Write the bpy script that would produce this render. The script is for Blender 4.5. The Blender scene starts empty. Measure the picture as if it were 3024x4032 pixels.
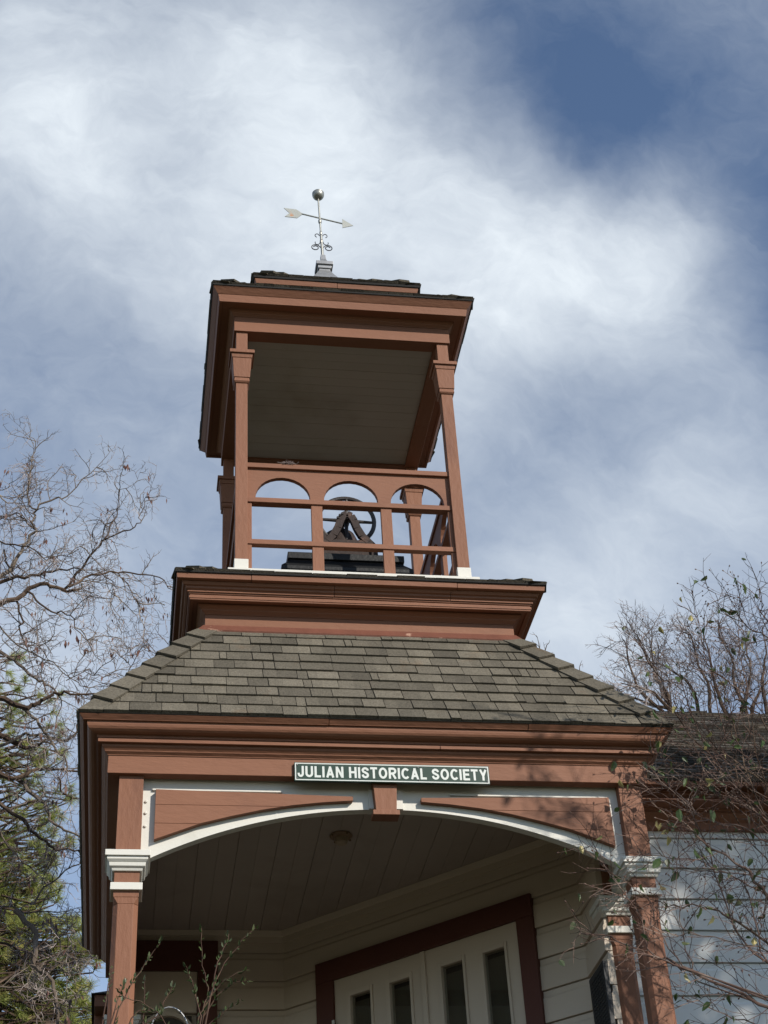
import bpy, math, random
import numpy as np
from mathutils import Vector
R = math.radians
sc = bpy.context.scene
COL = sc.collection

# ---------------------------------------------------------------- camera
CAM = Vector((-1.4736, -8.7389, -0.9348))
YAW, PITCH, ROLL, FPX = 0.179205, 0.638911, -0.063577, 6303.0      # focal length in pixels of the 3024 x 4032 photograph
_f = Vector((math.sin(YAW)*math.cos(PITCH), math.cos(YAW)*math.cos(PITCH), math.sin(PITCH)))
_r = Vector((math.cos(YAW), -math.sin(YAW), 0)); _u = _r.cross(_f)
RV = _r*math.cos(ROLL) + _u*math.sin(ROLL)
UV = -_r*math.sin(ROLL) + _u*math.cos(ROLL)
cd = bpy.data.cameras.new('camera'); cam = bpy.data.objects.new('camera', cd); COL.objects.link(cam)
from mathutils import Matrix
cam.matrix_world = Matrix(((RV.x, UV.x, -_f.x, CAM.x), (RV.y, UV.y, -_f.y, CAM.y), (RV.z, UV.z, -_f.z, CAM.z), (0, 0, 0, 1)))
cd.sensor_fit = 'VERTICAL'; cd.sensor_height = 36; cd.sensor_width = 27
cd.lens = FPX/4032*36; cd.clip_start = .1; cd.clip_end = 2000
sc.camera = cam

# ---------------------------------------------------------------- sun, sky, exposure
SUN_AZ, SUN_EL = 38.0, 30.5        # degrees to the right of the facade's normal, and above the horizon
SD = Vector((math.sin(R(SUN_AZ))*math.cos(R(SUN_EL)), -math.cos(R(SUN_AZ))*math.cos(R(SUN_EL)), math.sin(R(SUN_EL))))
sl = bpy.data.lights.new('sun', 'SUN'); sl.energy = 5.0; sl.angle = R(.55); sl.color = (1, .93, .83)
so = bpy.data.objects.new('sun', sl); COL.objects.link(so)
so.rotation_euler = (-SD).to_track_quat('-Z', 'Y').to_euler(); so.location = SD*60

w = bpy.data.worlds.new('World'); sc.world = w; w.use_nodes = True
nt = w.node_tree; nt.nodes.clear()
def N(tree, kind, **kw):
    n = tree.nodes.new(kind)
    for k, v in kw.items(): setattr(n, k, v)
    return n
def L(tree, a, b): tree.links.new(a, b)
def MA(tree, op, a, b=None, c=None, clamp=False):
    n = N(tree, 'ShaderNodeMath', operation=op, use_clamp=clamp)
    for i, x in enumerate((a, b, c)):
        if x is None: continue
        if isinstance(x, (int, float)): n.inputs[i].default_value = x
        else: L(tree, x, n.inputs[i])
    return n.outputs[0]
sky = N(nt, 'ShaderNodeTexSky', sky_type='NISHITA', sun_disc=False)
sky.sun_elevation = R(SUN_EL); sky.sun_rotation = math.atan2(SD.x, SD.y)
sky.air_density = 1.0; sky.dust_density = .1; sky.ozone_density = 1.7; sky.altitude = 1300
bg1 = N(nt, 'ShaderNodeBackground'); bg1.inputs[1].default_value = .15
L(nt, sky.outputs[0], bg1.inputs[0])
tc = N(nt, 'ShaderNodeTexCoord')
CLOUDS = [(-5.3, 50.1, 0.29), (-7.2, 47.3, 0.34), (-9.0, 52.8, 0.32), (-3.1, 52.3, -0.03), (2.0, 53.2, 0.3), (4.6, 51.4, 0.21), (9.1, 53.2, 0.21), (9.6, 49.8, 0.28), (8.1, 47.0, 0.29), (3.4, 45.0, 0.38), (15.2, 46.2, 0.32), (22.1, 45.4, 0.52), (25.9, 44.3, 0.92), (28.3, 43.6, -0.28), (29.3, 45.1, -0.33), (13.7, 51.9, -0.01), (16.9, 52.3, -0.23), (20.5, 50.5, -0.2), (21.2, 52.7, 0.05), (23.5, 47.8, -0.6), (26.2, 47.5, -0.1), (31.3, 48.8, 0.01), (16.9, 49.0, 0.28), (29.9, 50.7, -0.03), (29.3, 47.4, 0.05), (25.8, 49.7, 0.04), (-3.4, 44.7, 0.02), (-1.4, 47.3, 0.14), (-5.2, 41.4, 0.08), (-0.8, 39.2, 0.05), (0.1, 42.5, -0.02), (-0.5, 35.1, 0.14), (-4.7, 37.3, 0.03), (-4.0, 30.9, 0.4), (18.2, 43.7, 0.18), (21.2, 42.0, -0.13), (15.6, 41.6, 0.47), (15.5, 39.7, -0.1), (18.3, 38.8, -0.22), (25.2, 40.8, 0.12), (27.9, 41.1, -0.35), (22.7, 37.7, 0.02), (26.5, 38.1, 0.33), (20.3, 33.3, 0.06), (15.7, 35.5, 0.06), (18.9, 36.3, 0.22), (24.5, 34.3, 0.2), (15.3, 33.0, 0.27), (7.6, 36.8, 0.18), (5.6, 38.5, 0.03), (18.8, 30.2, 0.33), (9.9, 40.0, 0.15)]
def noise(tree, vec, scale, detail, rough=.5, dist=0., lac=2.):
    n = N(tree, 'ShaderNodeTexNoise'); n.inputs['Scale'].default_value = scale; n.inputs['Detail'].default_value = detail
    n.inputs['Roughness'].default_value = rough; n.inputs['Distortion'].default_value = dist; n.inputs['Lacunarity'].default_value = lac
    if vec is not None: L(tree, vec, n.inputs['Vector'])
    return n
# warp the directions a little so that the cloud banks get ragged edges
wn = noise(nt, tc.outputs['Generated'], 7, 5, .6)
v1 = N(nt, 'ShaderNodeVectorMath', operation='SUBTRACT'); L(nt, wn.outputs['Color'], v1.inputs[0]); v1.inputs[1].default_value = (.5, .5, .5)
v2 = N(nt, 'ShaderNodeVectorMath', operation='SCALE'); L(nt, v1.outputs[0], v2.inputs[0]); v2.inputs['Scale'].default_value = .075
v3 = N(nt, 'ShaderNodeVectorMath', operation='ADD'); L(nt, v2.outputs[0], v3.inputs[0]); L(nt, tc.outputs['Generated'], v3.inputs[1])
v4 = N(nt, 'ShaderNodeVectorMath', operation='NORMALIZE'); L(nt, v3.outputs[0], v4.inputs[0])
acc = None; K = 1/R(2.6)**2
for az, el, wt in CLOUDS:
    if abs(wt) < .015: continue
    d = (math.sin(R(az))*math.cos(R(el)), math.cos(R(az))*math.cos(R(el)), math.sin(R(el)))
    n = N(nt, 'ShaderNodeVectorMath', operation='DOT_PRODUCT'); L(nt, v4.outputs[0], n.inputs[0]); n.inputs[1].default_value = d
    e = MA(nt, 'EXPONENT', MA(nt, 'MULTIPLY_ADD', n.outputs['Value'], K, -K))
    acc = MA(nt, 'MULTIPLY_ADD', e, wt, acc if acc is not None else .27)
mp = N(nt, 'ShaderNodeMapping'); mp.inputs['Rotation'].default_value = (.3, .5, .9); mp.inputs['Scale'].default_value = (1, 2.1, 1)
L(nt, v4.outputs[0], mp.inputs['Vector'])
n1 = noise(nt, mp.outputs[0], 14, 8, .6, .5)
n2 = noise(nt, mp.outputs[0], 34, 6, .6, .9)
t1 = MA(nt, 'MULTIPLY_ADD', MA(nt, 'MULTIPLY', MA(nt, 'SUBTRACT', n1.outputs['Fac'], .5), MA(nt, 'ADD', acc, .35)), .55, acc)
t2 = MA(nt, 'MULTIPLY_ADD', MA(nt, 'SUBTRACT', n2.outputs['Fac'], .5), .20, t1)
t3 = N(nt, 'ShaderNodeMapRange'); L(nt, t2, t3.inputs['Value'])
t3.inputs['From Min'].default_value = -.03; t3.inputs['From Max'].default_value = 1.12
bg2 = N(nt, 'ShaderNodeBackground'); bg2.inputs[0].default_value = (.84, .91, .975, 1); bg2.inputs[1].default_value = 1.0
ms = N(nt, 'ShaderNodeMixShader'); L(nt, MA(nt, 'POWER', t3.outputs[0], 1.24), ms.inputs[0]); L(nt, bg1.outputs[0], ms.inputs[1]); L(nt, bg2.outputs[0], ms.inputs[2])
ow = N(nt, 'ShaderNodeOutputWorld'); L(nt, ms.outputs[0], ow.inputs[0])
sc.view_settings.view_transform = 'Standard'; sc.view_settings.look = 'None'
sc.view_settings.exposure = 0; sc.view_settings.gamma = 1; sc.view_settings.use_curve_mapping = False
sc.render.engine = 'CYCLES'

# ---------------------------------------------------------------- materials
def mat(name, col, rough=.6, var=.12, vscale=3., bump=.15, bscale=60., metal=0., stretch=(1, 1, 1), col2=None, mscale=1.2, thr=(.55, .75), spec=.5, attr=None, rand=0., grain=0.):
    m = bpy.data.materials.new(name); m.use_nodes = True; t = m.node_tree
    b = t.nodes['Principled BSDF']; b.inputs['Roughness'].default_value = rough; b.inputs['Metallic'].default_value = metal
    b.inputs['Specular IOR Level'].default_value = spec
    tc = N(t, 'ShaderNodeTexCoord'); gp = N(t, 'ShaderNodeNewGeometry')
    mp = N(t, 'ShaderNodeMapping'); mp.inputs['Scale'].default_value = stretch; L(t, gp.outputs['Position'], mp.inputs['Vector'])
    n = noise(t, mp.outputs[0], vscale, 6, .6)
    f = MA(t, 'MULTIPLY_ADD', MA(t, 'SUBTRACT', n.outputs['Fac'], .5), var*2.6, 1.0)
    if attr:
        a = N(t, 'ShaderNodeAttribute', attribute_name=attr); f = MA(t, 'MULTIPLY', f, a.outputs['Fac'])
    if rand:
        oi = N(t, 'ShaderNodeObjectInfo'); f = MA(t, 'MULTIPLY', f, MA(t, 'MULTIPLY_ADD', oi.outputs['Random'], rand, 1-rand/2))
    if grain:
        gn = noise(t, gp.outputs['Position'], 70, 4, .85); f = MA(t, 'MULTIPLY', f, MA(t, 'MULTIPLY_ADD', MA(t, 'SUBTRACT', gn.outputs['Fac'], .5), grain, 1.))
    base = N(t, 'ShaderNodeRGB'); base.outputs[0].default_value = (*col, 1)
    src = base.outputs[0]
    if col2:
        n3 = noise(t, mp.outputs[0], mscale, 8, .65, .3)
        mr = N(t, 'ShaderNodeMapRange'); L(t, n3.outputs['Fac'], mr.inputs['Value']); mr.inputs['From Min'].default_value = thr[0]; mr.inputs['From Max'].default_value = thr[1]
        mx = N(t, 'ShaderNodeMix', data_type='RGBA'); L(t, mr.outputs[0], mx.inputs[0]); L(t, src, mx.inputs[6]); mx.inputs[7].default_value = (*col2, 1); src = mx.outputs[2]
    sclr = N(t, 'ShaderNodeVectorMath', operation='SCALE'); L(t, src, sclr.inputs[0]); L(t, f, sclr.inputs['Scale'])
    L(t, sclr.outputs[0], b.inputs['Base Color'])
    if bump:
        n2 = noise(t, mp.outputs[0], bscale, 4, .6)
        bp = N(t, 'ShaderNodeBump'); bp.inputs['Strength'].default_value = bump; bp.inputs['Distance'].default_value = .01
        L(t, n2.outputs['Fac'], bp.inputs['Height']); L(t, bp.outputs[0], b.inputs['Normal'])
    return m
M = {}
BR = (.222, .102, .061)
M['brown'] = mat('brown_paint', BR, .6, .17, 1.6, .4, 34, stretch=(1, 1, .35), col2=(.15, .068, .046), mscale=2.6, thr=(.55, .78), spec=.2)
M['brown_h'] = mat('brown_paint_trim', BR, .58, .16, 1.8, .35, 40, stretch=(.3, .3, 1), col2=(.15, .068, .046), mscale=3, thr=(.55, .78), spec=.2)
M['maroon'] = mat('maroon_paint', (.10, .034, .024), .55, .12, 2.5, .15, 40, spec=.3)
M['white'] = mat('white_paint', (.62, .605, .55), .5, .04, 3, .12, 40, col2=(.54, .52, .46), mscale=4, thr=(.58, .8), spec=.3)
M['wallwhite'] = mat('siding_paint', (.66, .665, .65), .55, .04, 2, .14, 30, stretch=(.3, .3, 1), col2=(.64, .63, .58), mscale=2, thr=(.55, .8), spec=.3, rand=.06)
M['shadewhite'] = mat('shaded_white_paint', (.56, .475, .385), .6, .05, 2, .12, 30, stretch=(.35, .35, 1), col2=(.48, .42, .35), mscale=2, thr=(.55, .8), spec=.25, rand=.06)  # white paint inside the porch, its shade put into a darker, warmer colour
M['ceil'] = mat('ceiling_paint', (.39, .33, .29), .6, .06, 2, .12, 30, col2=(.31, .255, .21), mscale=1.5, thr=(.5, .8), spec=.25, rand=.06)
M['bceil'] = mat('belfry_ceiling_paint', (.40, .378, .345), .6, .06, 2, .12, 30, col2=(.31, .285, .235), mscale=1.5, thr=(.5, .8), spec=.25, rand=.05)
M['shingle'] = mat('asphalt_shingle', (.122, .108, .083), .95, .16, 9, .8, 110, col2=(.13, .085, .05), mscale=3.2, thr=(.60, .82), spec=.2, attr='tone', grain=2.2)
M['tar'] = mat('black_roof_edge', (.022, .021, .02), .8, .2, 8, .4, 60, spec=.2)
M['oldroof'] = mat('weathered_shingle', (.085, .072, .056), .95, .25, 7, .5, 120, col2=(.05, .052, .055), mscale=2, thr=(.45, .7), spec=.2, attr='tone')
M['copper'] = mat('rusty_flashing', (.15, .055, .035), .5, .25, 8, .3, 40, col2=(.42, .26, .19), mscale=7, thr=(.62, .68), spec=.5)
M['galv'] = mat('galvanised_metal', (.30, .305, .31), .45, .12, 8, .1, 40, metal=.5, col2=(.20, .20, .20), mscale=6, thr=(.5, .75))
M['vane'] = mat('weathered_vane_metal', (.33, .33, .30), .42, .15, 9, .1, 60, metal=.6, col2=(.27, .11, .04), mscale=7, thr=(.60, .70))
M['vaneplate'] = mat('pale_vane_plate', (.36, .37, .34), .45, .1, 9, .1, 60, col2=(.45, .17, .04), mscale=8, thr=(.62, .70))
M['iron'] = mat('black_iron', (.018, .019, .021), .5, .2, 9, .2, 60, spec=.5)
M['wheel'] = mat('cast_iron_wheel', (.035, .029, .027), .55, .2, 9, .3, 50, spec=.4)
M['rust'] = mat('rusty_cast_iron', (.034, .022, .019), .7, .25, 9, .4, 50, col2=(.13, .07, .05), mscale=9, thr=(.55, .75), spec=.3)
M['cover'] = mat('black_roll_roofing', (.009, .010, .011), .5, .3, 5, .3, 30, spec=.3)
M['green'] = mat('dark_green_enamel', (.020, .046, .033), .4, .06, 8, .02, 40, spec=.3)
M['signwhite'] = mat('white_enamel', (.60, .63, .60), .4, .04, 8, .02, 40)
M['glass'] = mat('curtained_glass', (.085, .075, .065), .12, .12, 2, .0, 10, spec=.6)
m = bpy.data.materials.new('window_glass'); m.use_nodes = True; t = m.node_tree; t.nodes.clear()
_a = N(t, 'ShaderNodeBsdfTransparent'); _a.inputs[0].default_value = (.82, .84, .82, 1); _b = N(t, 'ShaderNodeBsdfGlossy'); _b.inputs['Roughness'].default_value = .03; _c = N(t, 'ShaderNodeMixShader'); _c.inputs[0].default_value = .12
L(t, _a.outputs[0], _c.inputs[1]); L(t, _b.outputs[0], _c.inputs[2]); _d = N(t, 'ShaderNodeOutputMaterial'); L(t, _c.outputs[0], _d.inputs[0]); M['clearglass'] = m
M['curtain'] = mat('brown_blind', (.17, .145, .115), .8, .12, 2, .3, 20, stretch=(1, 1, .2))
M['void'] = mat('dark_room', (.012, .011, .010), .9, .1, 2, 0)
M['plaque'] = mat('dark_bronze', (.012, .013, .015), .55, .1, 9, .1, 60, spec=.5)
M['lamp'] = mat('brass_lamp_base', (.22, .14, .08), .5, .2, 20, .2, 60, col2=(.4, .3, .2), mscale=20)
M['socket'] = mat('old_porcelain', (.35, .27, .19), .5, .15, 20, .1, 60)
M['bark'] = mat('grey_brown_bark', (.12, .095, .075), .9, .28, 7, .6, 70, stretch=(1, 1, .4), col2=(.30, .25, .20), mscale=2.2, thr=(.5, .68), spec=.1)
M['barkdark'] = mat('dark_bark', (.065, .045, .034), .9, .3, 7, .6, 70, col2=(.17, .12, .085), mscale=2.5, thr=(.5, .7), spec=.1)
M['twig'] = mat('pale_twig', (.34, .29, .27), .85, .25, 5, .0, 10, col2=(.19, .15, .14), mscale=2, thr=(.45, .6), spec=.1)
M['redtwig'] = mat('reddish_twig', (.12, .075, .06), .8, .3, 5, 0, 10, col2=(.22, .17, .14), mscale=5, thr=(.5, .65), spec=.15)
M['shrubstem'] = mat('dark_stem', (.075, .045, .034), .8, .3, 5, 0, 10, col2=(.13, .085, .06), mscale=5, thr=(.5, .65), spec=.1)
M['pod'] = mat('dry_seed_pod', (.12, .052, .036), .6, .35, 9, 0, 10, col2=(.10, .055, .045), mscale=4, thr=(.4, .6), spec=.3)
M['needle'] = mat('pine_needle', (.19, .225, .06), .6, .35, 1.6, 0, 10, col2=(.34, .27, .09), mscale=1.1, thr=(.48, .66), spec=.3)
def leafmat(name, col, col2, rand=.5):
    m = mat(name, col, .45, .15, 12, 0, 10, col2=col2, mscale=6, thr=(.5, .7), spec=.4, rand=rand)
    t = m.node_tree; b = t.nodes['Principled BSDF']; tr = N(t, 'ShaderNodeBsdfTranslucent'); ad = N(t, 'ShaderNodeMixShader'); ad.inputs[0].default_value = .3
    L(t, b.inputs['Base Color'].links[0].from_socket, tr.inputs[0]); L(t, b.outputs[0], ad.inputs[1]); L(t, tr.outputs[0], ad.inputs[2])
    L(t, ad.outputs[0], t.nodes['Material Output'].inputs[0]); return m
M['needle'] = leafmat('pine_needle', (.29, .33, .09), (.46, .37, .13), 0.)
M['leaf'] = leafmat('green_leaf', (.058, .095, .030), (.10, .125, .035))
M['leafy'] = leafmat('yellowing_leaf', (.42, .36, .15), (.30, .30, .10))
M['leafs'] = leafmat('olive_leaf', (.075, .10, .045), (.12, .13, .06))
M['ground'] = mat('earth_ground', (.050, .040, .030), .95, .3, 1.5, .4, 12, col2=(.07, .08, .035), mscale=.6, thr=(.45, .6), spec=.1)
M['floor'] = mat('porch_floor_paint', (.09, .07, .058), .7, .15, 3, .1, 30)

# ---------------------------------------------------------------- helpers
W = {}
class MB:
    def __init__(s): s.v = []; s.f = []; s.tone = []
    def add(s, vs, fs, tone=None):
        o = len(s.v); s.v += [tuple(v) for v in vs]; s.f += [tuple(o+i for i in f) for f in fs]
        if tone is not None: s.tone += [tone]*len(fs)
        return s
    def box(s, x0, x1, y0, y1, z0, z1, tone=None):
        vs = [(x, y, z) for z in (z0, z1) for y in (y0, y1) for x in (x0, x1)]
        return s.add(vs, [(0, 2, 3, 1), (4, 5, 7, 6), (0, 1, 5, 4), (1, 3, 7, 5), (3, 2, 6, 7), (2, 0, 4, 6)], tone)
    def hexa(s, b, t, tone=None):      # bottom and top rings of the same count
        n = len(b); vs = list(b)+list(t)
        fs = [tuple(range(n-1, -1, -1)), tuple(range(n, 2*n))]+[(i, (i+1) % n, n+(i+1) % n, n+i) for i in range(n)]
        return s.add(vs, fs, tone)
    def prism_y(s, pts, y0, y1):       # outline in x,z pushed along y
        return s.hexa([(x, y0, z) for x, z in pts], [(x, y1, z) for x, z in pts])
    def tube(s, pts, rad, n=6, cap=True, tone=None):
        pts = [Vector(p) for p in pts]; m = len(pts)
        if not hasattr(rad, '__len__'): rad = [rad]*m
        vs = []; up = None
        for i, p in enumerate(pts):
            d = (pts[min(i+1, m-1)]-pts[max(i-1, 0)])
            d = d.normalized() if d.length > 1e-9 else Vector((0, 0, 1))
            if up is None: up = d.orthogonal().normalized()
            up = (up-d*up.dot(d)); up = up.normalized() if up.length > 1e-6 else d.orthogonal().normalized()
            sd = d.cross(up)
            for k in range(n):
                a = 2*math.pi*k/n; vs.append(p+(up*math.cos(a)+sd*math.sin(a))*rad[i])
        fs = [(i*n+k, i*n+(k+1) % n, (i+1)*n+(k+1) % n, (i+1)*n+k) for i in range(m-1) for k in range(n)]
        if cap: fs += [tuple(range(n-1, -1, -1)), tuple((m-1)*n+k for k in range(n))]
        return s.add(vs, fs, tone)
    def lathe(s, prof, cx, cy, n=24):
        vs = []; m = len(prof)
        for r, z in prof:
            for k in range(n): a = 2*math.pi*k/n; vs.append((cx+r*math.cos(a), cy+r*math.sin(a), z))
        fs = [(i*n+k, i*n+(k+1) % n, (i+1)*n+(k+1) % n, (i+1)*n+k) for i in range(m-1) for k in range(n)]
        fs += [tuple(range(n-1, -1, -1)), tuple((m-1)*n+k for k in range(n))]
        return s.add(vs, fs)
    def build(s, name, m, parent=None, bevel=0, smooth=False, kind=None, label=None):
        a = np.array(s.v, dtype=np.float64)
        c = Vector(((a[:, 0].min()+a[:, 0].max())/2, (a[:, 1].min()+a[:, 1].max())/2, a[:, 2].min()))
        me = bpy.data.meshes.new(name); me.from_pydata((a-np.array(c)).tolist(), [], s.f)
        if s.tone:
            at_ = me.attributes.new('tone', 'FLOAT', 'FACE'); at_.data.foreach_set('value', np.array(s.tone, dtype=np.float32))
        me.materials.append(m if not isinstance(m, str) else M[m])
        if smooth:
            me.polygons.foreach_set('use_smooth', [True]*len(me.polygons))
            try: me.set_sharp_from_angle(angle=R(40))
            except Exception: pass
        me.update(); o = bpy.data.objects.new(name, me); COL.objects.link(o); W[o] = c
        if parent is not None: o.parent = parent; o.location = c-W[parent]
        else: o.location = c
        if bevel:
            bm_ = o.modifiers.new('bevel', 'BEVEL'); bm_.width = bevel; bm_.segments = 2; bm_.limit_method = 'ANGLE'; bm_.angle_limit = R(35); bm_.harden_normals = False
        if kind: o['kind'] = kind
        if label: o['label'] = label
        return o
def thing(name, label, cat, loc, group=None):
    o = bpy.data.objects.new(name, None); COL.objects.link(o); o.location = loc; W[o] = Vector(loc)
    o.empty_display_size = .2; o['label'] = label; o['category'] = cat
    if group: o['group'] = group
    return o
def tag(o, label, cat): o['label'] = label; o['category'] = cat; return o
def box(name, m, parent, x0, x1, y0, y1, z0, z1, bevel=.003): return MB().box(x0, x1, y0, y1, z0, z1).build(name, m, parent, bevel)
CY = 1.64
def ring(name, m, parent, prof, cx=0., cy=CY, bevel=.002, sides=(0, 1, 2, 3), joints=()):
    """mitred mouldings round a square: prof = closed outline (half width, z); one object per side"""
    out = []
    for k in sides:
        c, s_ = round(math.cos(k*math.pi/2)), round(math.sin(k*math.pi/2)); a = []; b = []
        if k == 0 and joints:                # butt joints in the boards of the front
            cuts = [None]+list(joints)+[None]
            for q0, q1 in zip(cuts, cuts[1:]):
                jy, jz = rng.uniform(-.0015, .0015), rng.uniform(-.001, .001)
                out.append(MB().hexa([(cx-h if q0 is None else q0+.0018, cy-h+jy, z+jz) for h, z in prof], [(cx+h if q1 is None else q1-.0018, cy-h+jy, z+jz) for h, z in prof]).build(name, m, parent, bevel))
            continue
        for h, z in prof:
            for lst, x in ((a, -h), (b, h)):
                y = -h; lst.append((cx+x*c-y*s_, cy+x*s_+y*c, z))
        out.append(MB().hexa(a, b).build(name, m, parent, bevel))
    return out
rng = random.Random(7)
def at(u, v, Y):
    d = RV*((u-1512)/FPX)+UV*((2016-v)/FPX)+_f; t = (Y-CAM.y)/d.y; return CAM+d*t

# ---------------------------------------------------------------- ground
gb = MB(); xs = [-300, -80, -30, -14, -8, -5, -3, -1, 1, 3, 5, 8, 14, 30, 80, 300]; ys = [-300, -80, -30, -16, -12, -9, -7.5, -6, -5, -4, -3, -2, 0, 3, 6, 12, 30, 80, 300]
def gz(x, y):
    t = min(1, max(0, (y+7.5)/5.)); t = t*t*(3-2*t); return -2.5+t*3.3
gv = [(x, y, gz(x, y)) for y in ys for x in xs]; nx = len(xs)
gb.add(gv, [(j*nx+i, j*nx+i+1, (j+1)*nx+i+1, (j+1)*nx+i) for j in range(len(ys)-1) for i in range(nx-1)])
g = gb.build('ground', 'ground', smooth=True); g['kind'] = 'structure'

# ---------------------------------------------------------------- bell tower
T = thing('bell_tower', 'brown and white entrance porch with open square belfry on top', 'bell tower', (0, CY, .9))
box('porch_floor', 'floor', T, -1.75, 1.8, -.15, 3.2, .78, 1.0)
def octa(cx, cy, hw, ch, z): 
    a, b = hw, hw-ch
    return [(cx-b, cy-a, z), (cx+b, cy-a, z), (cx+a, cy-b, z), (cx+a, cy+b, z), (cx+b, cy+a, z), (cx-b, cy+a, z), (cx-a, cy+b, z), (cx-a, cy-b, z)]
def column(x0, y0, wd=.145):
    cx, cy, h = x0+wd/2, y0+wd/2, wd/2
    c = MB(); c.box(cx-h, cx+h, cy-h, cy+h, 2.83, 3.79); c.hexa(octa(cx, cy, h-.001, .027, 1.0), octa(cx, cy, h-.001, .027, 2.79)); c.hexa(octa(cx, cy, h-.001, .027, 2.79), octa(cx, cy, h-.001, .003, 2.83))
    col_ = c.build('column', 'brown', T, .0025)
    def sq(k, z): return [(cx-k, cy-k, z), (cx+k, cy-k, z), (cx+k, cy+k, z), (cx-k, cy+k, z)]
    cap = MB()
    prof = [(h+.012, 2.985), (h+.018, 3.0), (h+.03, 3.008), (h+.033, 3.03), (h+.047, 3.045)]
    for (k0, z0), (k1, z1) in zip(prof, prof[1:]): cap.hexa(sq(k0, z0), sq(k1, z1))
    cap.hexa(sq(h+.045, 3.0455), sq(h+.045, 3.062)); cap.hexa(sq(h+.057, 3.0625), sq(h+.057, 3.098))
    cap.build('capital', 'white', col_, .002)
    cb = MB(); cb.hexa(sq(h+.019, 2.868), sq(h+.019, 2.912)); cb.build('collar', 'white', col_, .002)
    return col_
LX0, LX1, RX0, RX1 = -1.60, -1.455, 1.485, 1.63
column(LX0, 0); column(RX0, 0); column(RX0, .585); column(LX0, 2.74)

# white arch panel with brown spandrels and keystone
def arcz(x, c=.015, top=3.435, Rr=3.14): return top-(Rr-math.sqrt(Rr*Rr-(x-c)**2))
def arch_panel(y0, y1):
    for (xa, xb) in ((LX1-.002, -.075), (.105, RX0+.002)):
        n = 22; m = MB(); X = [xa+(xb-xa)*i/n for i in range(n+1)]
        for a, b in zip(X, X[1:]):
            m.hexa([(a, y0, arcz(a)), (b, y0, arcz(b)), (b, y1, arcz(b)), (a, y1, arcz(a))], [(a, y0, 3.64), (b, y0, 3.64), (b, y1, 3.64), (a, y1, 3.64)])
        m.build('arch_panel', 'white', AR)
AR = MB().box(-.09, .12, .045, .125, arcz(-.09)+.0, 3.639).build('arch', 'white', T)
arch_panel(.06, .12)
SPL = [(-1.38, 3.525), (-1.381, 3.198), (-1.106, 3.307), (-.92, 3.358), (-.742, 3.401), (-.563, 3.434), (-.37, 3.458), (-.191, 3.472), (-.190, 3.499)]
for sgn in (0, 1):
    P = SPL if not sgn else [(.015*2-x+.01, z) for x, z in SPL][::-1]
    top = [p for p in P if p[1] > 3.49]; m = MB()
    m.prism_y(P, .024, .0595); sp_ = m.build('spandrel', 'brown_h', AR, .003)
    # three boards laid on it, hairline joints between them
    poly = [Vector(p) for p in P]
    def clipz(pl, zc, up):
        o = []
        for i in range(len(pl)):
            a, b = pl[i], pl[(i+1) % len(pl)]; ia, ib = (a.y > zc) == up, (b.y > zc) == up
            if ia: o.append(a)
            if ia != ib: t = (zc-a.y)/(b.y-a.y); o.append(a.lerp(b, t))
        return o
    for z0_, z1_ in ((3.0, 3.302), (3.304, 3.423), (3.425, 3.7)):
        pl = clipz(clipz(poly, z0_, True), z1_, False)
        if len(pl) > 2: MB().prism_y([(p.x, p.y) for p in pl], .020+rng.uniform(0, .001), .0238).build('board', 'brown_h', sp_, .0012)
kb = MB().hexa([(-.058, -.02, 3.387), (.068, -.02, 3.387), (.068, .06, 3.387), (-.058, .06, 3.387)], [(-.071, -.02, 3.598), (.079, -.02, 3.598), (.079, .06, 3.598), (-.071, .06, 3.598)]).build('keystone', 'brown', AR, .003)
box('keystone_foot', 'brown', AR, -.08, .083, -.04, .06, 3.354, 3.386)
box('trim_strip', 'white', AR, -1.40, -.62, .045, .0595, 3.531, 3.541, .001); box('trim_strip', 'white', AR, .42, 1.42, .045, .0595, 3.531, 3.541, .001)
bolt = MB()
for z in (3.32, 3.40, 3.47): bolt.lathe([(.008, 0), (.008, 1), (.004, 1.002)], 0, 0, 8)
b2 = MB()
for z in (3.30, 3.385, 3.46):
    b2.tube([(-1.435, .0595, z), (-1.435, .052, z), (-1.435, .05, z)], [.009, .009, .005], 10)
b2.build('bolt_heads', 'white', AR, kind='stuff')
# side arches of the porch
sa = MB()
for i in range(20):
    a, b = .145+i*(2.6/20), .145+(i+1)*(2.6/20); za = 3.435-(3.14-math.sqrt(9.86-(1.13*(a-1.445))**2)); zb = 3.435-(3.14-math.sqrt(9.86-(1.13*(b-1.445))**2))
    sa.hexa([(-1.56, a, za), (-1.5, a, za), (-1.5, b, zb), (-1.56, b, zb)], [(-1.56, a, 3.64), (-1.5, a, 3.64), (-1.5, b, 3.64), (-1.56, b, 3.64)])
sa.build('side_arch_panel', 'white', T)
MB().hexa([(1.535, .145, 3.11), (1.595, .145, 3.11), (1.595, .585, 3.11), (1.535, .585, 3.11)], [(1.535, .145, 3.64), (1.595, .145, 3.64), (1.595, .585, 3.64), (1.535, .585, 3.64)]).build('side_arch_panel', 'white', T)

# entablature: frieze boards, bed moulding, band, crown, roof edge
fr = ring('frieze_board', 'brown_h', T, [(1.60, 3.6), (1.672, 3.6), (1.672, 3.775), (1.60, 3.775)], .0, CY, .003)
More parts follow.
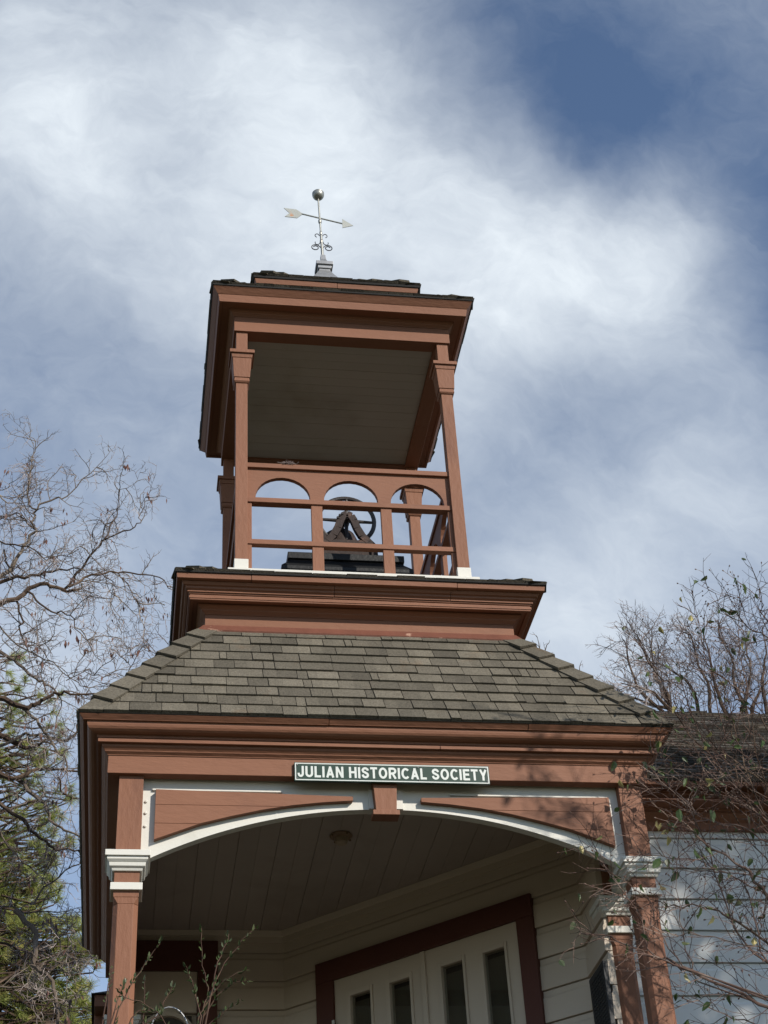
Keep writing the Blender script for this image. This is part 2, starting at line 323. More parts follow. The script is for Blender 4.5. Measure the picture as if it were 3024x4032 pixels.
#ring('frieze_fillet', 'brown_h', T, [(1.673, 3.722), (1.684, 3.722), (1.684, 3.734), (1.673, 3.734)])
co = ring('soffit', 'maroon', T, [(1.55, 3.79), (1.737, 3.79), (1.737, 3.80), (1.55, 3.80)], bevel=0)[0]
co.name = 'porch_cornice'
for o_ in bpy.data.objects:
    if o_.name.startswith('soffit'): o_.data.materials[0] = M['brown_h']
ring('bed_moulding', 'brown_h', co, [(1.6725, 3.716), (1.6775, 3.716), (1.6775, 3.7205), (1.694, 3.735), (1.696, 3.741), (1.713, 3.759), (1.714, 3.7895), (1.6725, 3.7895)])
ring('cornice_band', 'brown_h', co, [(1.715, 3.774), (1.737, 3.774), (1.737, 3.800), (1.715, 3.800)], joints=(.35,))
ring('band_fillet', 'brown_h', co, [(1.705, 3.8005), (1.744, 3.8005), (1.744, 3.811), (1.705, 3.811)])
ring('crown_moulding', 'brown_h', co, [(1.70, 3.8115), (1.741, 3.8115), (1.744, 3.8165), (1.762, 3.819), (1.779, 3.825), (1.792, 3.835), (1.800, 3.847), (1.804, 3.861), (1.805, 3.878), (1.70, 3.878)], bevel=0)
ring('eave_fascia', 'brown_h', co, [(1.70, 3.8785), (1.818, 3.8785), (1.8185, 3.8815), (1.842, 3.9075), (1.70, 3.9075)], -.012, joints=(-.35, .9))
ring('drip_edge', 'tar', co, [(1.70, 3.908), (1.846, 3.908), (1.848, 3.912), (1.70, 3.915)], -.012)

def plane_shingles(name, m, parent, h0, z0, h1, z1, e, wmin, wmax, seed, objs=True, sides=(0, 1, 2, 3), cx=0., th=.019, tones=(.72, .85, 1., 1.1, 1.25)):
    rg = random.Random(seed); Ls = math.hypot(h0-h1, z1-z0); ns = max(1, round(Ls/e)); e = Ls/ns
    deck = MB().hexa([(cx-h0, CY-h0, z0-.01), (cx+h0, CY-h0, z0-.01), (cx+h0, CY+h0, z0-.01), (cx-h0, CY+h0, z0-.01)], [(cx-h1, CY-h1, z1-.01), (cx+h1, CY-h1, z1-.01), (cx+h1, CY+h1, z1-.01), (cx-h1, CY+h1, z1-.01)], 1.).build(name, m, parent)
    rest = MB()
    for k in sides:
        c, s_ = round(math.cos(k*math.pi/2)), round(math.sin(k*math.pi/2))
        def P(x, s, n):          # along the eave, up the slope, off the deck
            t = s/Ls; h = h0+(h1-h0)*t; z = z0+(z1-z0)*t
            ny, nz = -(z1-z0)/Ls, (h0-h1)/Ls
            y = -h+ny*n; zz = z+nz*n
            return (cx+x*c-y*s_, CY+x*s_+y*c, zz)
        for i in range(ns):
            s0, s1 = i*e-.004, min(Ls, (i+1)*e+.03); hb = h0+(h1-h0)*(i*e/Ls); ht = h0+(h1-h0)*(s1/Ls)
            x = -hb-rg.random()*.1; last = None
            while x < hb:
                wd = rg.uniform(wmin, wmax) if rg.random() > .13 else rg.uniform(.045, .08); xe = x+wd
                if xe > hb-.04: xe = hb+.2
                tn = rg.choice([q for q in tones if q != last]); last = tn; tn *= rg.uniform(.93, 1.07)
                t_ = th*rg.uniform(.72, 1.3); gp_ = rg.choice((.0016, .0024, .0034)); j = rg.uniform(-.003, .003)
                def cl(v, h): return max(-h, min(h, v))
                xa, xb = cl(x+gp_, hb), cl(xe-gp_, hb); xc, xd = cl(x+gp_, ht), cl(xe-gp_, ht)
                if xb-xa > .01:
                    if xd-xc < .002: xd = xc+.002
                    B_ = [P(xa, s0+j, -.004), P(xb, s0+j, -.004), P(xd, s1, -.008), P(xc, s1, -.008)]
                    T_ = [P(xa, s0+j, t_), P(xb, s0+j, t_), P(xd, s1, .002), P(xc, s1, .002)]
                    tgt = MB() if objs and k == 0 else rest
                    if wd > .14 and rg.random() < .75:
                        f_ = rg.uniform(.3, .7); tn2 = tn*rg.choice((.84, .9, 1.1, 1.17))
                        def md(q, i0, i1): return tuple(q[i0][c_]*(1-f_)+q[i1][c_]*f_ for c_ in range(3))
                        bm0, bm1, tm0, tm1 = md(B_, 0, 1), md(B_, 3, 2), md(T_, 0, 1), md(T_, 3, 2)
                        tgt.hexa([B_[0], bm0, bm1, B_[3]], [T_[0], tm0, tm1, T_[3]], tn); tgt.hexa([bm0, B_[1], B_[2], bm1], [tm0, T_[1], T_[2], tm1], tn2)
                    else: tgt.hexa(B_, T_, tn)
                    if tgt is not rest: tgt.build('shingle', m, deck)
                x = xe
    if rest.v: rest.build('shingles', m, deck, kind='stuff')
    return deck
def hip_caps(deck, m, h0, z0, h1, z1, n, wing, corners, objs=True, cx=0., th=.02):
    rest = MB()
    for (sx, sy) in corners:
        A = Vector((cx+sx*h0, CY+sy*h0, z0)); B = Vector((cx+sx*h1, CY+sy*h1, z1)); d = (B-A); Ln = d.length; d.normalize()
        L_ = math.hypot(h0-h1, z1-z0)
        nf = Vector((0, sy*(z1-z0)/L_, (h0-h1)/L_)); nsd = Vector((sx*(z1-z0)/L_, 0, (h0-h1)/L_))
        wf = nf.cross(d); wf = wf if wf.x*sx < 0 else -wf
        wsd = nsd.cross(d); wsd = wsd if wsd.y*sy < 0 else -wsd
        nav = (nf+nsd).normalized(); st = Ln/n
        for i in range(n):
            a = A+d*(i*st-.012); b = A+d*min(Ln, (i+1)*st+.05); q = rng.uniform(.8, 1.12)
            l0, l1 = th*rng.uniform(.95, 1.5)+.012, .012
            def sect(p, l, k): return [p+nav*(l*1.1), p+wf*wing*k+nf*l, p+wf*wing*k+nf*(l-.016), p+nav*(l-.016), p+wsd*wing*k+nsd*(l-.016), p+wsd*wing*k+nsd*l]
            if i == 0: l0 = .014; a = A.copy()
            s0_, s1_ = sect(a, l0, 1), sect(b, l1, .93)
            if i < 2:
                s0_ = [q_ if q_.z > A.z else q_+d*((A.z-q_.z)/d.z) for q_ in s0_]; s1_ = [q_ if q_.z > A.z+.002 else q_+d*((A.z+.002-q_.z)/d.z) for q_ in s1_]
            mb = MB() if objs else rest
            mb.add(s0_+s1_, [(0, 1, 7, 6), (1, 2, 8, 7), (2, 3, 9, 8), (3, 4, 10, 9), (4, 5, 11, 10), (5, 0, 6, 11), (0, 3, 2, 1), (0, 5, 4, 3), (6, 7, 8, 9), (6, 9, 10, 11)], q)
            if objs: mb.build('hip_shingle', m, deck)
    if rest.v: rest.build('hip_shingles', m, deck, kind='stuff')
dk = plane_shingles('porch_roof', 'shingle', T, 1.845, 3.918, 1.085, 5.02, .134, .13, .225, 3, cx=-.008, th=.016, tones=(.80, .89, .97, 1.06, 1.14))
hip_caps(dk, 'shingle', 1.845, 3.918, 1.085, 5.02, 8, .12, ((-1, -1), (1, -1)), cx=-.008)
hip_caps(dk, 'shingle', 1.845, 3.918, 1.085, 5.02, 8, .12, ((-1, 1), (1, 1)), objs=False, cx=-.008)

# middle box under the belfry
bx = MB().box(-1.05, 1.05, CY-1.05, CY+1.05, 4.8, 5.28).build('belfry_base', 'brown_h', T)
ring('box_board', 'brown_h', bx, [(1.051, 4.9), (1.085, 4.9), (1.085, 5.13), (1.051, 5.13)], bevel=.003)
ring('flashing', 'copper', bx, [(1.0855, 5.00), (1.130, 4.963), (1.136, 4.976), (1.094, 5.040), (1.0855, 5.042)], bevel=0)
mc = ring('soffit', 'brown_h', T, [(1.051, 5.192), (1.20, 5.192), (1.20, 5.21), (1.051, 5.21)], bevel=0)[0]; mc.name = 'middle_cornice'
ring('bed_moulding', 'brown_h', mc, [(1.0515, 5.131), (1.088, 5.131), (1.0885, 5.135), (1.110, 5.153), (1.112, 5.159), (1.138, 5.181), (1.138, 5.1915), (1.0515, 5.1915)])
ring('cornice_band', 'brown_h', mc, [(1.17, 5.180), (1.1955, 5.180), (1.1955, 5.222), (1.17, 5.222)])
ring('band_fillet', 'brown_h', mc, [(1.15, 5.2225), (1.202, 5.2225), (1.205, 5.234), (1.15, 5.234)])
ring('crown_moulding', 'brown_h', mc, [(1.15, 5.2345), (1.212, 5.2345), (1.212, 5.246), (1.226, 5.254), (1.229, 5.268), (1.243, 5.272), (1.252, 5.287), (1.252, 5.294), (1.15, 5.294)], bevel=0, joints=(-.2, .62))
ring('eave_fascia', 'brown_h', mc, [(1.15, 5.2945), (1.286, 5.2945), (1.292, 5.333), (1.15, 5.333)], joints=(-.78, .66))
ring('drip_edge', 'tar', mc, [(1.15, 5.3335), (1.302, 5.3335), (1.304, 5.346), (1.15, 5.36)])
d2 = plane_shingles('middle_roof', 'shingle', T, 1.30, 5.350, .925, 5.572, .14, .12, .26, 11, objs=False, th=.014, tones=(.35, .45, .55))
hip_caps(d2, 'shingle', 1.30, 5.350, .925, 5.572, 4, .1, ((-1, -1), (1, -1), (-1, 1), (1, 1)), objs=False)
box('belfry_deck', 'tar', T, -.80, .80, CY-.80, CY+.80, 5.45, 5.62, 0)
sill = ring('sill', 'white', T, [(.745, 5.585), (.922, 5.585), (.922, 5.648), (.90, 5.655), (.745, 5.655)], bevel=.003)[0]

# belfry posts
def post(sx, sy):
    cx, cy, h = sx*.8215, CY+sy*.8215, .0455
    def sq(k, z): return [(cx-k, cy-k, z), (cx+k, cy-k, z), (cx+k, cy+k, z), (cx-k, cy+k, z)]
    p = MB().hexa(sq(h, 5.656), sq(h, 8.02)).build('post', 'brown', T, .0025)
    MB().hexa(sq(h+.006, 5.6555), sq(h+.006, 5.762)).build('plinth', 'white', p, .003)
    c = MB(); c.hexa(sq(h+.053, 7.738), sq(h+.053, 7.772)); c.hexa(sq(h+.033, 7.700), sq(h+.04, 7.7375)); c.hexa(sq(h+.018, 7.506), sq(h+.029, 7.6995))
    c.hexa(sq(h+.006, 7.455), sq(h+.016, 7.468)); c.hexa(sq(h+.016, 7.4685), sq(h+.012, 7.5055))
    c.build('capital', 'brown', p, .003)
for sx in (-1, 1):
    for sy in (-1, 1): post(sx, sy)
# railings on the four sides (one proto turned round)
def railing(k):
    c, s_ = round(math.cos(k*math.pi/2)), round(math.sin(k*math.pi/2))
    def add(mb, name, par, bev=.0025):
        for i, (x, y, z) in enumerate(mb.v):
            y -= CY; mb.v[i] = (x*c-y*s_, CY+x*s_+y*c, z)
        return mb.build(name, 'brown' if name == 'baluster' else 'brown_h', par, bev)
    Y = CY-.8215
    mr = add(MB().box(-.776, .776, Y-.025, Y+.04, 6.306, 6.349), 'railing', T)
    add(MB().box(-.776, .776, Y-.03, Y+.045, 6.632, 6.674), 'top_rail', mr)
    add(MB().box(-.776, .776, Y-.022, Y+.03, 5.923, 5.965), 'bottom_rail', mr)
    # board with three round arches
    ab = MB(); cs = (-.507, .010, .520); a0, rz, zb = .206, .188, 6.3495; X = []
    n = 14
    segs = [-.776]
    for q in cs: segs += [q+a0*math.cos(math.pi-math.pi*i/n) for i in range(n+1)]
    segs.append(.776)
    def zz(x):
        for q in cs:
            if abs(x-q) < a0-1e-9: return zb+.02+rz*math.sqrt(max(0, 1-((x-q)/a0)**2))
        return zb
    y0, y1 = Y-.008, Y+.03
    for a, b in zip(segs, segs[1:]):
        if b-a < 1e-6: continue
        mid = (a+b)/2; solid = all(abs(mid-q) > a0 for q in cs)
        za = zb if solid else max(zz(a), zb+.02 if not solid else 0); zc = zb if solid else max(zz(b), zb+.02)
        ab.hexa([(a, y0, za), (b, y0, zc), (b, y1, zc), (a, y1, za)], [(a, y0, 6.6315), (b, y0, 6.6315), (b, y1, 6.6315), (a, y1, 6.6315)])
    # inner walls of a solid piece are closed by the boxes themselves
    add(ab, 'arch_board', mr, 0)
    for x0, x1 in ((-.7755, -.742), (-.296, -.212), (.232, .314), (.747, .7755)):
        add(MB().box(x0, x1, Y-.012, Y+.025, 5.656, 5.9225), 'baluster', mr); add(MB().box(x0, x1, Y-.012, Y+.025, 5.9655, 6.3055), 'baluster', mr)
for k in range(4): railing(k)

# belfry beams, ceiling, cornice and roofs
bm = ring('beam', 'brown_h', T, [(.762, 8.0), (.885, 8.0), (.885, 8.1525), (.762, 8.1525)], bevel=.003)
bc = ring('soffit', 'brown_h', T, [(.77, 8.20), (1.012, 8.20), (1.012, 8.215), (.77, 8.215)], bevel=0)[0]; bc.name = 'belfry_cornice'
ring('bed_moulding', 'brown_h', bc, [(.80, 8.153), (.888, 8.153), (.890, 8.158), (.908, 8.172), (.910, 8.178), (.932, 8.1995), (.80, 8.1995)])
ring('cornice_band', 'brown_h', bc, [(.99, 8.192), (1.013, 8.192), (1.024, 8.262), (.99, 8.262)])
ring('crown_moulding', 'brown_h', bc, [(.97, 8.2625), (1.026, 8.2625), (1.030, 8.267), (1.062, 8.308), (.97, 8.308)], bevel=0)
ring('eave_fascia', 'brown_h', bc, [(.97, 8.3085), (1.063, 8.3085), (1.067, 8.316), (.97, 8.316)])
ring('drip_edge', 'tar', bc, [(.97, 8.3165), (1.073, 8.3165), (1.075, 8.332), (.97, 8.34)])
bcl = MB().box(-.775, .775, CY-.775, CY+.775, 8.045, 8.06).build('belfry_ceiling', 'bceil', T)
for i in range(15):
    a = CY-.761+i*(1.522/15); MB().box(-.7615, .7615, a+.001, a+1.522/15-.0007-(.001 if i % 5 == 2 else 0), 8.022+rng.uniform(0, .0015), 8.0445).build('ceiling_board', 'bceil', bcl)
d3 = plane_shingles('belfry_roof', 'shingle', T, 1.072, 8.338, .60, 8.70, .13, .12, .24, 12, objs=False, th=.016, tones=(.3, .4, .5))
hip_caps(d3, 'shingle', 1.072, 8.338, .60, 8.70, 5, .11, ((-1, -1), (1, -1), (-1, 1), (1, 1)), objs=False, th=.024)
cb = MB().box(-.60, .60, CY-.60, CY+.60, 8.5, 8.80).build('roof_cap_box', 'brown_h', T)
ring('cap_crown', 'brown_h', cb, [(.601, 8.700), (.645, 8.700), (.664, 8.745), (.601, 8.745)])
ring('cap_fascia', 'brown_h', cb, [(.601, 8.7455), (.690, 8.7455), (.703, 8.792), (.601, 8.792)], joints=(.0,))
ring('drip_edge', 'tar', cb, [(.601, 8.7925), (.712, 8.7925), (.716, 8.815), (.601, 8.82)])
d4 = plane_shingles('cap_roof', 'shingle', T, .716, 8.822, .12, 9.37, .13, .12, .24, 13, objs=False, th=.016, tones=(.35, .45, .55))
hip_caps(d4, 'shingle', .716, 8.822, .12, 9.37, 6, .1, ((-1, -1), (1, -1), (-1, 1), (1, 1)), objs=False, th=.022)

# porch ceiling of long boards
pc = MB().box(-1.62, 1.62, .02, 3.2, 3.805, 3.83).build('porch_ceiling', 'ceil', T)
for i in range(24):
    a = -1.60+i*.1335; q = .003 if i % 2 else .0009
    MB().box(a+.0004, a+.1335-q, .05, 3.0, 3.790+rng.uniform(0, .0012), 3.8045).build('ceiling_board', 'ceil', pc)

# ---------------------------------------------------------------- main building
H = thing('main_building', 'white clapboard house with brown cornice behind and right of the porch', 'building', (3.5, 3., .9))
PA = [Vector((-1.62, 2.88)), Vector((-.345, 2.88)), Vector((1.47, 1.065)), Vector((1.47, .60))]
def offp(path, o):
    out = []
    for i, p in enumerate(path):
        ds = []
        if i > 0: ds.append((path[i]-path[i-1]).normalized())
        if i < len(path)-1: ds.append((path[i+1]-path[i]).normalized())
        ns_ = [Vector((d.y, -d.x)) for d in ds]      # towards the viewer
        if len(ns_) == 1: out.append(p+ns_[0]*o)
        else:
            b = (ns_[0]+ns_[1]).normalized(); out.append(p+b*(o/b.dot(ns_[0])))
    return out
PROF = [(0, .026), (.158, .021), (.176, .011), (.2095, .009)]
def boards(path, i, z, m, parent, f0=None, f1=None, ztop=None, zb=0):
    """one siding board on wall segment i, with a coved top edge; f0/f1 = metres along the wall"""
    A = []; B = []; pr = [(dz, o) for dz, o in PROF]
    base = path[i]; d = (path[i+1]-path[i]).normalized(); Ln = (path[i+1]-path[i]).length
    for dz, o in [(0, -.02)]+pr+[(.2095, -.02)]:
        op = offp(path, o); a, b = op[i], op[i+1]; n_ = Vector((d.y, -d.x))
        if f0: a = base+d*f0+n_*o
        if f1: b = base+d*f1+n_*o
        zz = z+(zb if dz == 0 else dz)
        if ztop: zz = min(zz, ztop)
        A.append((a.x, a.y, zz)); B.append((b.x, b.y, zz))
    MB().hexa(A, B).build('siding_board', m, parent)
segs = []
NZ = 3.627
walls = []
cores = [((-1.62, 2.93), (-.33, 2.93)), ((-.325, 2.93), (1.51, 1.095)), ((1.50, 1.09), (1.50, .74))]
for i, nm in enumerate(('vestibule_wall', 'door_wall', 'side_wall')):
    a, b = cores[i]; a = Vector(a); b = Vector(b); d = (b-a).normalized(); n_ = Vector((-d.y, d.x))*.08
    wl = MB().hexa([(a.x, a.y, .9), (b.x, b.y, .9), (b.x+n_.x, b.y+n_.y, .9), (a.x+n_.x, a.y+n_.y, .9)], [(a.x, a.y, 3.85), (b.x, b.y, 3.85), (b.x+n_.x, b.y+n_.y, 3.85), (a.x+n_.x, a.y+n_.y, 3.85)]).build('wall', 'shadewhite', H, label=('white board wall at the back of the porch, tinted for shade', 'white board wall holding the double door, tinted for shade', 'white board wall at the right side of the porch, tinted for shade')[i])
    walls.append(wl)
    for k in range(0, 13):
        z = NZ-.2155*k
        if z < .98: continue
        top = 3.70 if k == 0 else None
        if i == 1 and z < 3.45-.2155*.2:
            boards(PA, i, z, 'shadewhite', wl, f1=.36, ztop=top); boards(PA, i, z, 'shadewhite', wl, f0=2.17, ztop=top)
        else: boards(PA, i, z, 'shadewhite', wl, ztop=top)
    # plain head board and cove below the ceiling
    A = []; B = []
    for o, z in ((-.02, 3.7005), (.034, 3.7005), (.034, 3.748), (.044, 3.752), (.060, 3.7885), (-.02, 3.7885)):
        op = offp(PA, o); A.append((op[i].x, op[i].y, z)); B.append((op[i+1].x, op[i+1].y, z))
    MB().hexa(A, B).build('head_board', 'shadewhite', wl)
# oblique box on the door wall: s along the wall from its left end, o = distance proud of it
DP, DD = PA[1], (PA[2]-PA[1]).normalized(); DN = Vector((DD.y, -DD.x))
def dbox(mb, s0, s1, o0, o1, z0, z1):
    q = [DP+DD*s+DN*o for s, o in ((s0, o1), (s1, o1), (s1, o0), (s0, o0))]
    return mb.hexa([(p.x, p.y, z0) for p in q], [(p.x, p.y, z1) for p in q])
cs = dbox(MB(), .33, 2.205, .0, .052, 3.285, 3.44).build('door_casing', 'maroon', H, .003)
dbox(MB(), .33, .485, .0, .050, 1.0, 3.2845).build('jamb', 'maroon', cs, .003); dbox(MB(), 2.072, 2.205, .0, .050, 1.0, 3.2845).build('jamb', 'maroon', cs, .003)
def leaf(s0, s1, glasses):
    o1 = .028; top = 3.2845; gb_, gt = 1.75, 3.135
    xs = [s0]+[q for g_ in glasses for q in g_]+[s1]
    st = MB()
    for a, b in zip(xs[::2], xs[1::2]): dbox(st, a, b, -.02, o1, 1.0, top-.001)
    for a, b in glasses: dbox(st, a, b, -.02, o1-.0005, gt, top-.0015); dbox(st, a, b, -.02, o1-.0005, 1.0, gb_)
    dr = st.build('door', 'shadewhite', H)
    for a, b in glasses:
        dbox(MB(), a, b, .004, .008, gb_, gt).build('glass_pane', 'clearglass', dr)
        dbox(MB(), a, b, -.030, -.026, gb_, gt).build('backing', 'void', dr); dbox(MB(), a+.001, b-.001, -.0255, -.022, gb_, gt-rng.uniform(.03, .045)).build('blind', 'curtain', dr)
        f = MB(); t_ = .034
        dbox(f, a-t_, a, o1, o1+.010, gb_-t_, gt+t_); dbox(f, b, b+t_*.6, o1, o1+.010, gb_-t_, gt+t_)
        dbox(f, a+.0003, b-.0003, o1, o1+.0098, gt, gt+t_); dbox(f, a+.0003, b-.0003, o1, o1+.0098, gb_-t_, gb_)
        f.build('glass_moulding', 'shadewhite', dr, .002)
    return dr
dl = leaf(.487, 1.277, ((.632, .81), (.982, 1.156)))
dr = leaf(1.283, 2.070, ((1.428, 1.607), (1.777, 1.953)))
dbox(MB(), 1.262, 1.30, .0285, .045, 1.0, 3.281).build('astragal', 'shadewhite', dr, .003)
for z in (2.93, 1.4):
    dbox(MB(), .474, .496, .050, .058, z-.06, z+.06).build('hinge', 'white', dl, .002)
# casing in the back wall at the left
c2 = box('window_casing', 'maroon', H, -1.50, -.848, 2.80, 2.858, 3.468, 3.698)
box('jamb', 'maroon', c2, -.995, -.848, 2.802, 2.858, 1.2, 3.4675)
box('jamb', 'maroon', c2, -1.62, -1.50, 2.802, 2.858, 1.2, 3.698)
wd = box('window', 'shadewhite', H, -1.499, -.996, 2.82, 2.858, 3.16, 3.467)
nb = MB(); n = 12
for i in range(n):
    a0_, a1_ = math.pi*i/n, math.pi*(i+1)/n
    def pp(a, r): return (-1.205+r*math.cos(a), 2.98+r*.9*math.sin(a))
    q = [pp(a0_, .20), pp(a1_, .20), pp(a1_, .165), pp(a0_, .165)]
    nb.hexa([(x, 2.79, z) for x, z in q], [(x, 2.83, z) for x, z in q])
nb.build('arched_sash', 'shadewhite', wd)
box('glass_pane', 'glass', wd, -1.38, -1.03, 2.83, 2.84, 1.8, 3.14)
# outer wall
ow_ = box('wall', 'wallwhite', H, 1.52, 9.0, .805, .95, .9, 3.8, 0); ow_['label'] = 'white board wall right of the porch'
PB = [Vector((1.56, .80)), Vector((9.0, .80))]
for k in range(0, 13):
    z = NZ-.2155*k-.005
    if z > .95: boards(PB, 0, z, 'wallwhite', ow_, ztop=3.70)
MB().box(8.9, 9.0, .95, 8., .9, 3.8).box(1.0, 9.0, 7.9, 8., .9, 3.8).build('wall', 'wallwhite', H)
def run_x(name, m, parent, prof, y0, x0, x1):      # prof = (distance out from the wall, z)
    return MB().hexa([(x0, y0-h, z) for h, z in prof], [(x1, y0-h, z) for h, z in prof]).build(name, m, parent, .002)
hc = run_x('cornice', 'brown_h', H, [(0, 3.79), (.205, 3.79), (.205, 3.80), (0, 3.80)], .76, 1.64, 9.2)
YW = .772
run_x('frieze_board', 'brown_h', hc, [(-.03, 3.665), (.032, 3.665), (.032, 3.775), (-.03, 3.775)], YW, 1.66, 9.2)
run_x('bed_moulding', 'brown_h', hc, [(.0325, 3.716), (.0375, 3.7205), (.054, 3.735), (.073, 3.759), (.074, 3.7895), (.0325, 3.7895)], YW, 1.66, 9.2)
run_x('cornice_band', 'brown_h', hc, [(.075, 3.774), (.097, 3.774), (.097, 3.80), (.075, 3.80)], YW, 1.66, 9.2)
run_x('crown_moulding', 'brown_h', hc, [(.06, 3.8005), (.106, 3.8005), (.109, 3.823), (.118, 3.829), (.136, 3.838), (.153, 3.853), (.161, 3.868), (.171, 3.871), (.171, 3.878), (.06, 3.878)], YW, 1.66, 9.2)
run_x('eave_fascia', 'brown_h', hc, [(.06, 3.8785), (.262, 3.8785), (.268, 3.905), (.06, 3.905)], YW, 1.66, 9.2)
# main roof
rf = MB(); ye, ze, yr, zr = .50, 3.915, 3.5, 6.17; Lr = math.hypot(yr-ye, zr-ze); uy, uz = (yr-ye)/Lr, (zr-ze)/Lr
rd = MB().add([(1.0, ye, ze-.005), (9.3, ye, ze-.005), (9.3, yr, zr-.005), (1.0, yr, zr-.005), (1.0, 2*yr-ye, ze), (9.3, 2*yr-ye, ze)], [(0, 1, 2, 3), (3, 2, 5, 4), (0, 3, 4), (1, 5, 2), (0, 4, 5, 1)], 1.).build('roof', 'oldroof', H)
rg = random.Random(5); e = .14; i = 0
while i*e < Lr:
    s0, s1 = i*e, min(Lr, i*e+e+.05); x = 1.05+rg.random()*.1
    while x < 9.2:
        wdt = rg.uniform(.12, .3); t_ = rg.uniform(.014, .03); q = rg.uniform(.55, 1.35); j = rg.uniform(-.012, .012)
        def P3(x_, s, n_): return (x_, ye+uy*s-uz*n_, ze+uz*s+uy*n_)
        rf.hexa([P3(x, s0+j, -.003), P3(x+wdt-.004, s0+j, -.003), P3(x+wdt-.004, s1, -.006), P3(x, s1, -.006)], [P3(x, s0+j, t_), P3(x+wdt-.004, s0+j, t_), P3(x+wdt-.004, s1, .003), P3(x, s1, .003)], q)
        x += wdt
    i += 1
rf.build('roof_shingles', 'oldroof', rd, kind='stuff')
# rear wing: its eave corner shows low on the left behind the porch
rw = box('rear_wing', 'wallwhite', H, -1.50, 1.0, 4.75, 8., .9, 3.70, 0)
rc = box('cornice', 'brown_h', rw, -1.62, 1.0, 4.62, 4.749, 3.66, 3.80)
box('eave_fascia', 'brown_h', rc, -1.77, 1.0, 4.48, 4.7, 3.801, 3.90); box('eave_fascia', 'brown_h', rc, -1.77, -1.501, 4.701, 8.2, 3.66, 3.90)
MB().add([(-1.80, 4.45, 3.901), (1.2, 4.45, 3.901), (1.2, 8.3, 3.901), (-1.80, 8.3, 3.901), (-.5, 5.8, 4.6), (1.2, 5.8, 4.6)], [(0, 1, 5, 4), (0, 4, 3), (1, 2, 5), (4, 5, 2, 3), (0, 3, 2, 1)], .5).build('wing_roof', 'oldroof', rw)

# ---------------------------------------------------------------- wall plaque
pq = MB()
pq.box(1.415, 1.449, .62, .945, 1.95, 2.70).build
pl = thing('wall_plaque', 'dark bronze plaque with rows of raised lettering on the porch side wall', 'plaque', (1.44, .75, 1.95))
MB().box(1.415, 1.446, .60, .945, 1.95, 2.70).build('plate', 'plaque', pl, .003)
ln = MB(); z = 2.66
while z > 1.98:
    y = .64
    while y < .90:
        l_ = rng.uniform(.015, .05); ln.box(1.4115, 1.4149, y, min(.92, y+l_), z-.010, z); y += l_+.012
    z -= .024
ln.build('raised_lettering', 'plaque', pl, kind='stuff')

# ---------------------------------------------------------------- sign
sg = thing('sign', 'dark green metal sign reading JULIAN HISTORICAL SOCIETY over the porch arch', 'sign', (.05, -.04, 3.56))
sx0, sx1, sz0, sz1, sy = -.553, .655, 3.562, 3.686, -.052
MB().box(sx0, sx1, sy, -.0325, sz0, sz1).build('sign_plate', 'green', sg, .0015)
bd = MB(); b0, b1 = .004, .0105
bd.box(sx0+b0, sx1-b0, sy-.001, sy-.0002, sz1-b1, sz1-b0).box(sx0+b0, sx1-b0, sy-.001, sy-.0002, sz0+b0, sz0+b1)
bd.box(sx0+b0, sx0+b1, sy-.001, sy-.0002, sz0+b1+.0001, sz1-b1-.0001).box(sx1-b1, sx1-b0, sy-.001, sy-.0002, sz0+b1+.0001, sz1-b1-.0001)
bd.build('white_border', 'signwhite', sg)
